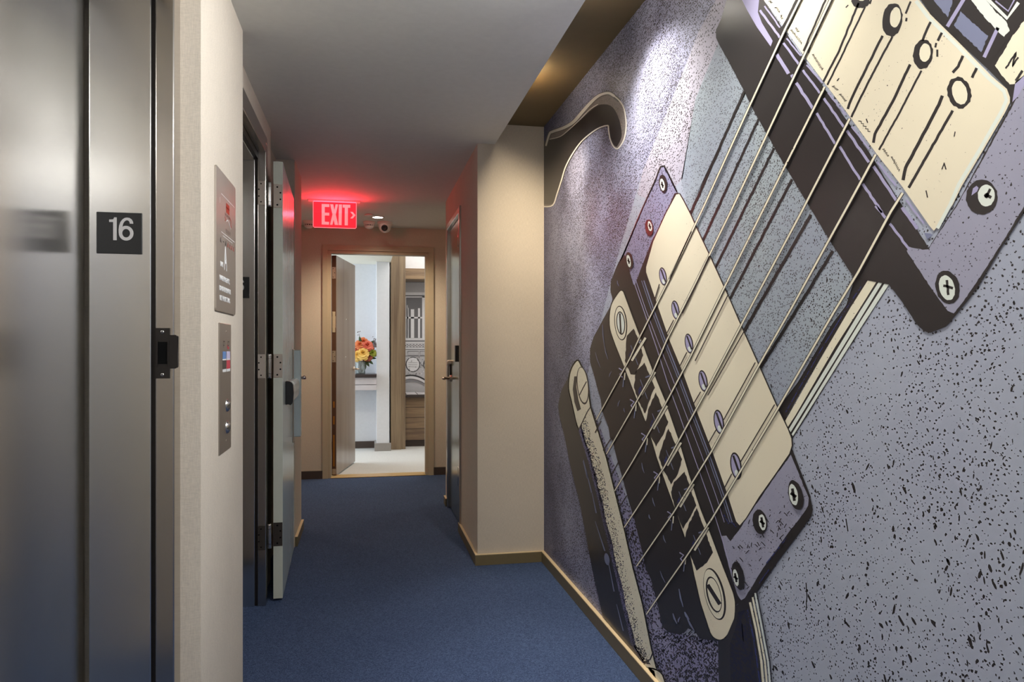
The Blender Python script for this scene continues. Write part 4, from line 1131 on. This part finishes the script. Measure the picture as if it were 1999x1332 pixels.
# bridge: cream rail with rounded ends, saddles, posts
BR = smooth([(1219, 569), (1213, 567), (1205, 577), (1195, 594), (1191, 617), (1192, 642), (1202, 673), (1218, 713)], 3) + [(1242, 775), (1267, 838), (1283, 893), (1304, 953), (1325, 1010), (1347, 1075), (1356, 1120), (1370, 1180), (1386, 1228)] + smooth([(1388, 1235), (1395, 1245), (1407, 1250), (1418, 1245), (1432, 1225), (1437, 1203), (1438, 1177), (1434, 1157)], 3) + [(1410, 1096), (1390, 1043), (1371, 996), (1349, 930), (1328, 860), (1302, 785), (1275, 719), (1251, 655), (1234, 610), (1219, 569)]
gm.add(BR, 'print_cream'); gm.line(BR, 2, 'print_ink'); gm.up()
for cell in ([(1229, 664), (1243, 652), (1250, 668), (1257, 692), (1246, 712), (1238, 724), (1230, 724), (1221, 704)], [(1240, 759), (1246, 734), (1264, 718), (1280, 756), (1271, 770), (1257, 798), (1247, 780)], [(1263, 825), (1272, 802), (1287, 778), (1306, 822), (1294, 844), (1279, 863), (1269, 845)],
             [(1289, 896), (1299, 873), (1312, 849), (1333, 895), (1323, 918), (1308, 936), (1296, 914)], [(1314, 966), (1321, 950), (1343, 932), (1360, 983), (1347, 1002), (1331, 1022), (1319, 992)], [(1340, 1056), (1350, 1033), (1368, 1006), (1392, 1073), (1379, 1090), (1358, 1104), (1347, 1078)]):
    mx, my = sum(p[0] for p in cell) / len(cell), sum(p[1] for p in cell) / len(cell)
    cell = [(x + .30 * ((x - mx) * .37 + (y - my) * .93) * .37, y + .30 * ((x - mx) * .37 + (y - my) * .93) * .93) for x, y in cell]
    gm.add(rag(cell, .8, 5), 'print_ink')
    cx = sum(p[0] for p in cell) / len(cell); cy = sum(p[1] for p in cell) / len(cell)
    gm.line([(cx - 6, cy - 18), (cx + 8, cy + 20)], 1.2, 'print_slate', gm.k + 1)
    gm.add([(cx - 10, cy + 2), (cx - 5, cy - 8), (cx - 3, cy + 4), (cx - 9, cy + 12)], 'print_navy', gm.k + 1)
    gm.line([(cx + 4, cy - 22), (cx + 14, cy - 26)], 2.5, 'print_slate', gm.k + 1)
    gm.line([(cx + 23, cy - 33), (cx - 4, cy + 12)], 4.2, 'print_cream_clear', gm.k + 2); gm.line([(cx + 25, cy - 31), (cx - 2, cy + 14)], 1.3, 'print_ink', gm.k + 2); gm.line([(cx + 20, cy - 35), (cx - 7, cy + 10)], 1.3, 'print_ink', gm.k + 2)
gm.ell(1213.6, 631, 12.5, 34, 'print_ink', -5, 30); gm.ell(1397.5, 1160, 19.5, 52, 'print_ink', -13, 34); gm.up()
gm.ell(1213.2, 631, 10.6, 32, 'print_cream_clear', -5, 28); gm.ell(1396, 1160, 17, 49.5, 'print_cream_clear', -13, 32); gm.up()
gm.ell(1213.6, 631, 8.6, 23, 'print_ink', -5, 28); gm.ell(1396, 1161, 14, 36, 'print_ink', -13, 30); gm.up()
gm.ell(1213.6, 631, 6.8, 20.5, 'print_pale', -5, 24); gm.ell(1397, 1161, 11.8, 33, 'print_cream_clear', -13, 28); gm.up()
gm.line([(1212, 612), (1214, 652)], 3.2, 'print_ink'); gm.line([(1384, 1142), (1408, 1180)], 7.5, 'print_ink'); gm.up()
# glints in the dark bridge mass
for a, b, wd in (((1207, 548), (1210, 559), 1.5), ((1178, 634), (1182, 676), 1.3), ((1182, 676), (1189, 702), 1.3), ((1164, 688), (1174, 718), 1.0), ((1196, 725), (1191, 736), 1.5), ((1212, 782), (1208, 794), 1.8), ((1220, 797), (1222, 805), 1.8), ((1255, 904), (1260, 924), 2), ((1276, 972), (1281, 989), 2), ((1269, 1005), (1272, 1014), 2.4), ((1297, 1045), (1302, 1060), 2), ((1291, 1115), (1301, 1138), 2), ((1316, 1198), (1324, 1218), 3.5), ((1328, 1150), (1336, 1185), 3.5), ((1339, 1195), (1348, 1210), 5), ((1344, 1207), (1358, 1232), 4), ((1326, 1215), (1330, 1205), 3)):
    gm.line([a, ((a[0] + b[0]) / 2 - 1, (a[1] + b[1]) / 2), b], [wd * .5, wd, wd * .4], 'print_slate')
for cx, cy in ((1213, 728), (1235, 789), (1257, 855), (1281, 930), (1308, 1008), (1332, 1088)):
    gm.line([(cx - 3, cy - 9), (cx + 5, cy - 4), (cx - 1, cy + 3), (cx + 4, cy + 9)], 2.4, 'print_lilac'); gm.line([(cx + 7, cy + 10), (cx + 5, cy + 28)], 1.8, 'print_slate'); gm.line([(cx + 9, cy), (cx + 8, cy + 14)], 2.2, 'print_cream_clear')
# tailpiece
gm.add([(1120, 722), (1112, 735), (1098, 761), (1091, 790), (1093, 809), (1104, 854), (1116, 913), (1133, 980), (1158, 1113), (1178, 1202), (1232, 1275), (1262, 1296), (1238, 1255), (1205, 1110), (1174, 980), (1152, 900), (1133, 835), (1118, 780)], 'print_ink'); gm.up()
TP = smooth([(1137, 715), (1130, 703), (1120, 713), (1113, 732), (1111, 759), (1117, 785), (1126, 825), (1131, 839)], 3) + [(1150, 900), (1170, 980), (1200, 1110), (1235, 1260), (1256, 1296), (1262, 1303), (1284, 1306), (1275, 1270), (1257, 1180), (1238, 1108), (1221, 1033), (1203, 961), (1186, 893), (1165, 826), (1155, 794), (1152, 770), (1150, 752), (1147, 732)]
gm.line(TP + TP[:1], 3, 'print_ink'); gm.add(TP, 'print_cream_clear'); gm.up()
BL = [(1131, 840), (1150, 900), (1170, 980), (1200, 1110), (1235, 1260), (1256, 1294)]; BRt = [(1154, 796), (1186, 893), (1203, 961), (1238, 1108), (1275, 1270), (1282, 1300)]


def bar_at(t, u):
    k = min(4, int(t * 5)); f = t * 5 - k
    l = [BL[k][i] + (BL[k + 1][i] - BL[k][i]) * f for i in (0, 1)]; r = [BRt[k][i] + (BRt[k + 1][i] - BRt[k][i]) * f for i in (0, 1)]
    return (l[0] + (r[0] - l[0]) * u, l[1] + (r[1] - l[1]) * u)


gm.add([bar_at(i / 30, .0) for i in range(31)] + [bar_at(i / 30, .20 + .04 * math.sin(i * 1.7)) for i in range(30, -1, -1)], 'print_bar_dark')
for i in range(1900):                                                  # stippled turn of the round bar
    t = random.random(); u = .12 + .50 * random.random() ** 1.7
    x, y = bar_at(t, u); r = random.uniform(.5, 1.15)
    gm.ell(x, y, r * 1.3, r * .8, random.choice(('print_ink', 'print_ink', 'print_navy')), random.uniform(30, 120), 5)
gm.up()
gm.line(smooth([(1131, 840), (1140, 822), (1148, 805), (1154, 796)], 3), 2, 'print_ink')
gm.add([(1123, 735), (1120, 760), (1123, 785), (1129, 803), (1136, 799), (1131, 780), (1127, 755), (1128, 735)], 'print_ink'); gm.ell(1139.5, 753, 11.5, 37, 'print_ink', -6, 28); gm.up()
gm.ell(1139.5, 752, 9.8, 34.5, 'print_cream_clear', -6, 26); gm.up()
gm.line([(1147, 745), (1140, 758), (1133, 772)], 2, 'print_ink')
for a, b in (((1140, 900), (1149, 934)), ((1141, 898), (1157, 962)), ((1158, 963), (1166, 1002)), ((1164, 1018), (1183, 1076)), ((1190, 1098), (1201, 1155)), ((1206, 1180), (1219, 1232))): gm.line([a, b], [1, 2.4, 1][:2], 'print_slate')
gm.ell(1187, 1092, 5, 12, 'print_slate', -10, 14); gm.line([(1278, 1272), (1272, 1287), (1259, 1297)], 2.4, 'print_ink')
gm.add([(1262, 1303), (1283, 1306), (1296, 1316), (1304, 1345), (1290, 1345)], 'print_cream_clear'); gm.line(smooth([(1268, 1305), (1284, 1308), (1296, 1318), (1304, 1345)], 3), 2.4, 'print_ink'); gm.add([(1268, 1304), (1280, 1310), (1284, 1330), (1276, 1322)], 'print_ink')
gm.up(); gm.up()
# strings over everything; they stop at the tailpiece
for pts, w0, w1 in ST:
    gm.line(pts, [3.4 + 3.6 * (p[0] - 1200) / 500 for p in pts], 'print_ink')
gm.up()
for pts, w0, w1 in ST:
    gm.line(pts, [max(1.5, 1.9 + 2.2 * (p[0] - 1200) / 500) for p in pts], 'print_cream_clear')
for (x, y), (dx, dy) in (((1176, 822), (1164, 845)), ((1196, 855), (1180, 880)), ((1211, 900), (1195, 930)), ((1226, 968), (1212, 990)), ((1240, 1035), (1229, 1060)), ((1262, 1090), (1256, 1110))): gm.line([(x, y), (dx, dy)], 2.2, 'print_ink')
# light lines beside strings on the pickup cover
for a, b in (((1353, 452), (1310, 545)), ((1388, 500), (1335, 612)), ((1425, 575), (1360, 705)), ((1460, 640), (1385, 772)), ((1478, 708), (1416, 820)), ((1516, 790), (1449, 902)), ((1402, 838), (1386, 866)), ((1432, 925), (1418, 952)), ((1344, 688), (1330, 715)), ((1318, 625), (1305, 650)), ((1371, 765), (1355, 792)), ((1290, 555), (1280, 588))):
    gm.line([a, b], 2.0, 'print_ink')
# screws of the pickup ring, its scuffs
for cx, cy, rx, ry, t in ((1297, 358, 8, 17, -6), (1270, 444.5, 8, 16, -6), (1231, 509, 7.5, 17, -8), (1557.5, 967, 14, 30, -14), (1487, 1019, 14, 24, -8), (1444.5, 1124, 11.5, 28, -12)):
    gm.ell(cx, cy, rx, ry, 'print_ink', t, 26, jag=.03)
for i in range(70):
    t = random.random(); px, py = 1425 + t * 130 + random.uniform(-25, 25), 1130 - t * 170 + random.uniform(-45, 60)
    if not (1428 < px < 1560) or py < 1330 - .245 * 0 - px * .28 + 60 or py > 2210 - px * .72: continue
    a = random.uniform(0, 3.1); l = random.uniform(2, 9); gm.line([(px, py), (px + l * math.cos(a) * .6, py + l * .5), (px + l * math.cos(a), py + l)], 1.6, 'print_ink')
gm.up()
for cx, cy, rx, ry in ((1296, 361, 4.5, 12), (1271.5, 442, 4, 10), (1230, 510, 4, 12), (1553, 966, 8.5, 21), (1492, 1020, 7, 16), (1440, 1128, 5, 17)):
    gm.ell(cx, cy, rx, ry, 'print_pale', -10, 20, jag=.05)
gm.up()
for cx, cy, k in ((1296, 361, .55), (1271.5, 442, .5), (1230, 510, .5), (1553, 966, 1.1), (1492, 1020, .9), (1440, 1128, .8)):
    gm.line([(cx - 2 * k, cy - 11 * k), (cx + 2 * k, cy + 11 * k)], 5 * k, 'print_ink'); gm.line([(cx - 5 * k, cy - 3 * k), (cx + 5 * k, cy + 4 * k)], 5 * k, 'print_ink')
# body edge at the bottom
gm.add([(1449, 1176), (1440, 1184), (1437, 1207), (1420, 1247), (1405, 1252), (1407, 1345), (1492, 1345), (1480, 1240), (1470, 1184), (1473, 1158), (1457, 1178)], 'print_ink'); gm.up()
gm.add([(1444, 1195), (1462, 1190), (1470, 1250), (1484, 1345), (1430, 1345), (1428, 1260), (1440, 1225)], 'print_deep')
gm.line([(1463, 1190), (1476, 1250), (1489, 1345)], 3.2, 'print_navy'); gm.line([(1452, 1218), (1455, 1252)], 1.6, 'print_slate')
gm.line([(1468, 1176), (1480, 1230), (1490, 1290), (1495, 1345)], 4.4, 'print_cream_clear'); gm.line([(1473, 1166), (1485, 1225), (1497, 1290), (1502, 1345)], 3.4, 'print_cream_clear'); gm.line([(1478, 1158), (1490, 1220), (1503, 1290), (1508, 1345)], 3.0, 'print_pale')
gm.line([(1481, 1154), (1494, 1220), (1507, 1290), (1512, 1345)], 2.0, 'print_ink')
for a, b in (((1500, 1100), (1540, 1050)), ((1485, 1140), (1505, 1112))): gm.line([a, b], 2.2, 'print_navy')
mu = gm.build('guitar_mural', (-1, 0, 0))
tag(mu, 'huge comic style guitar mural in lavender, cream and black covering the right wall', 'mural')
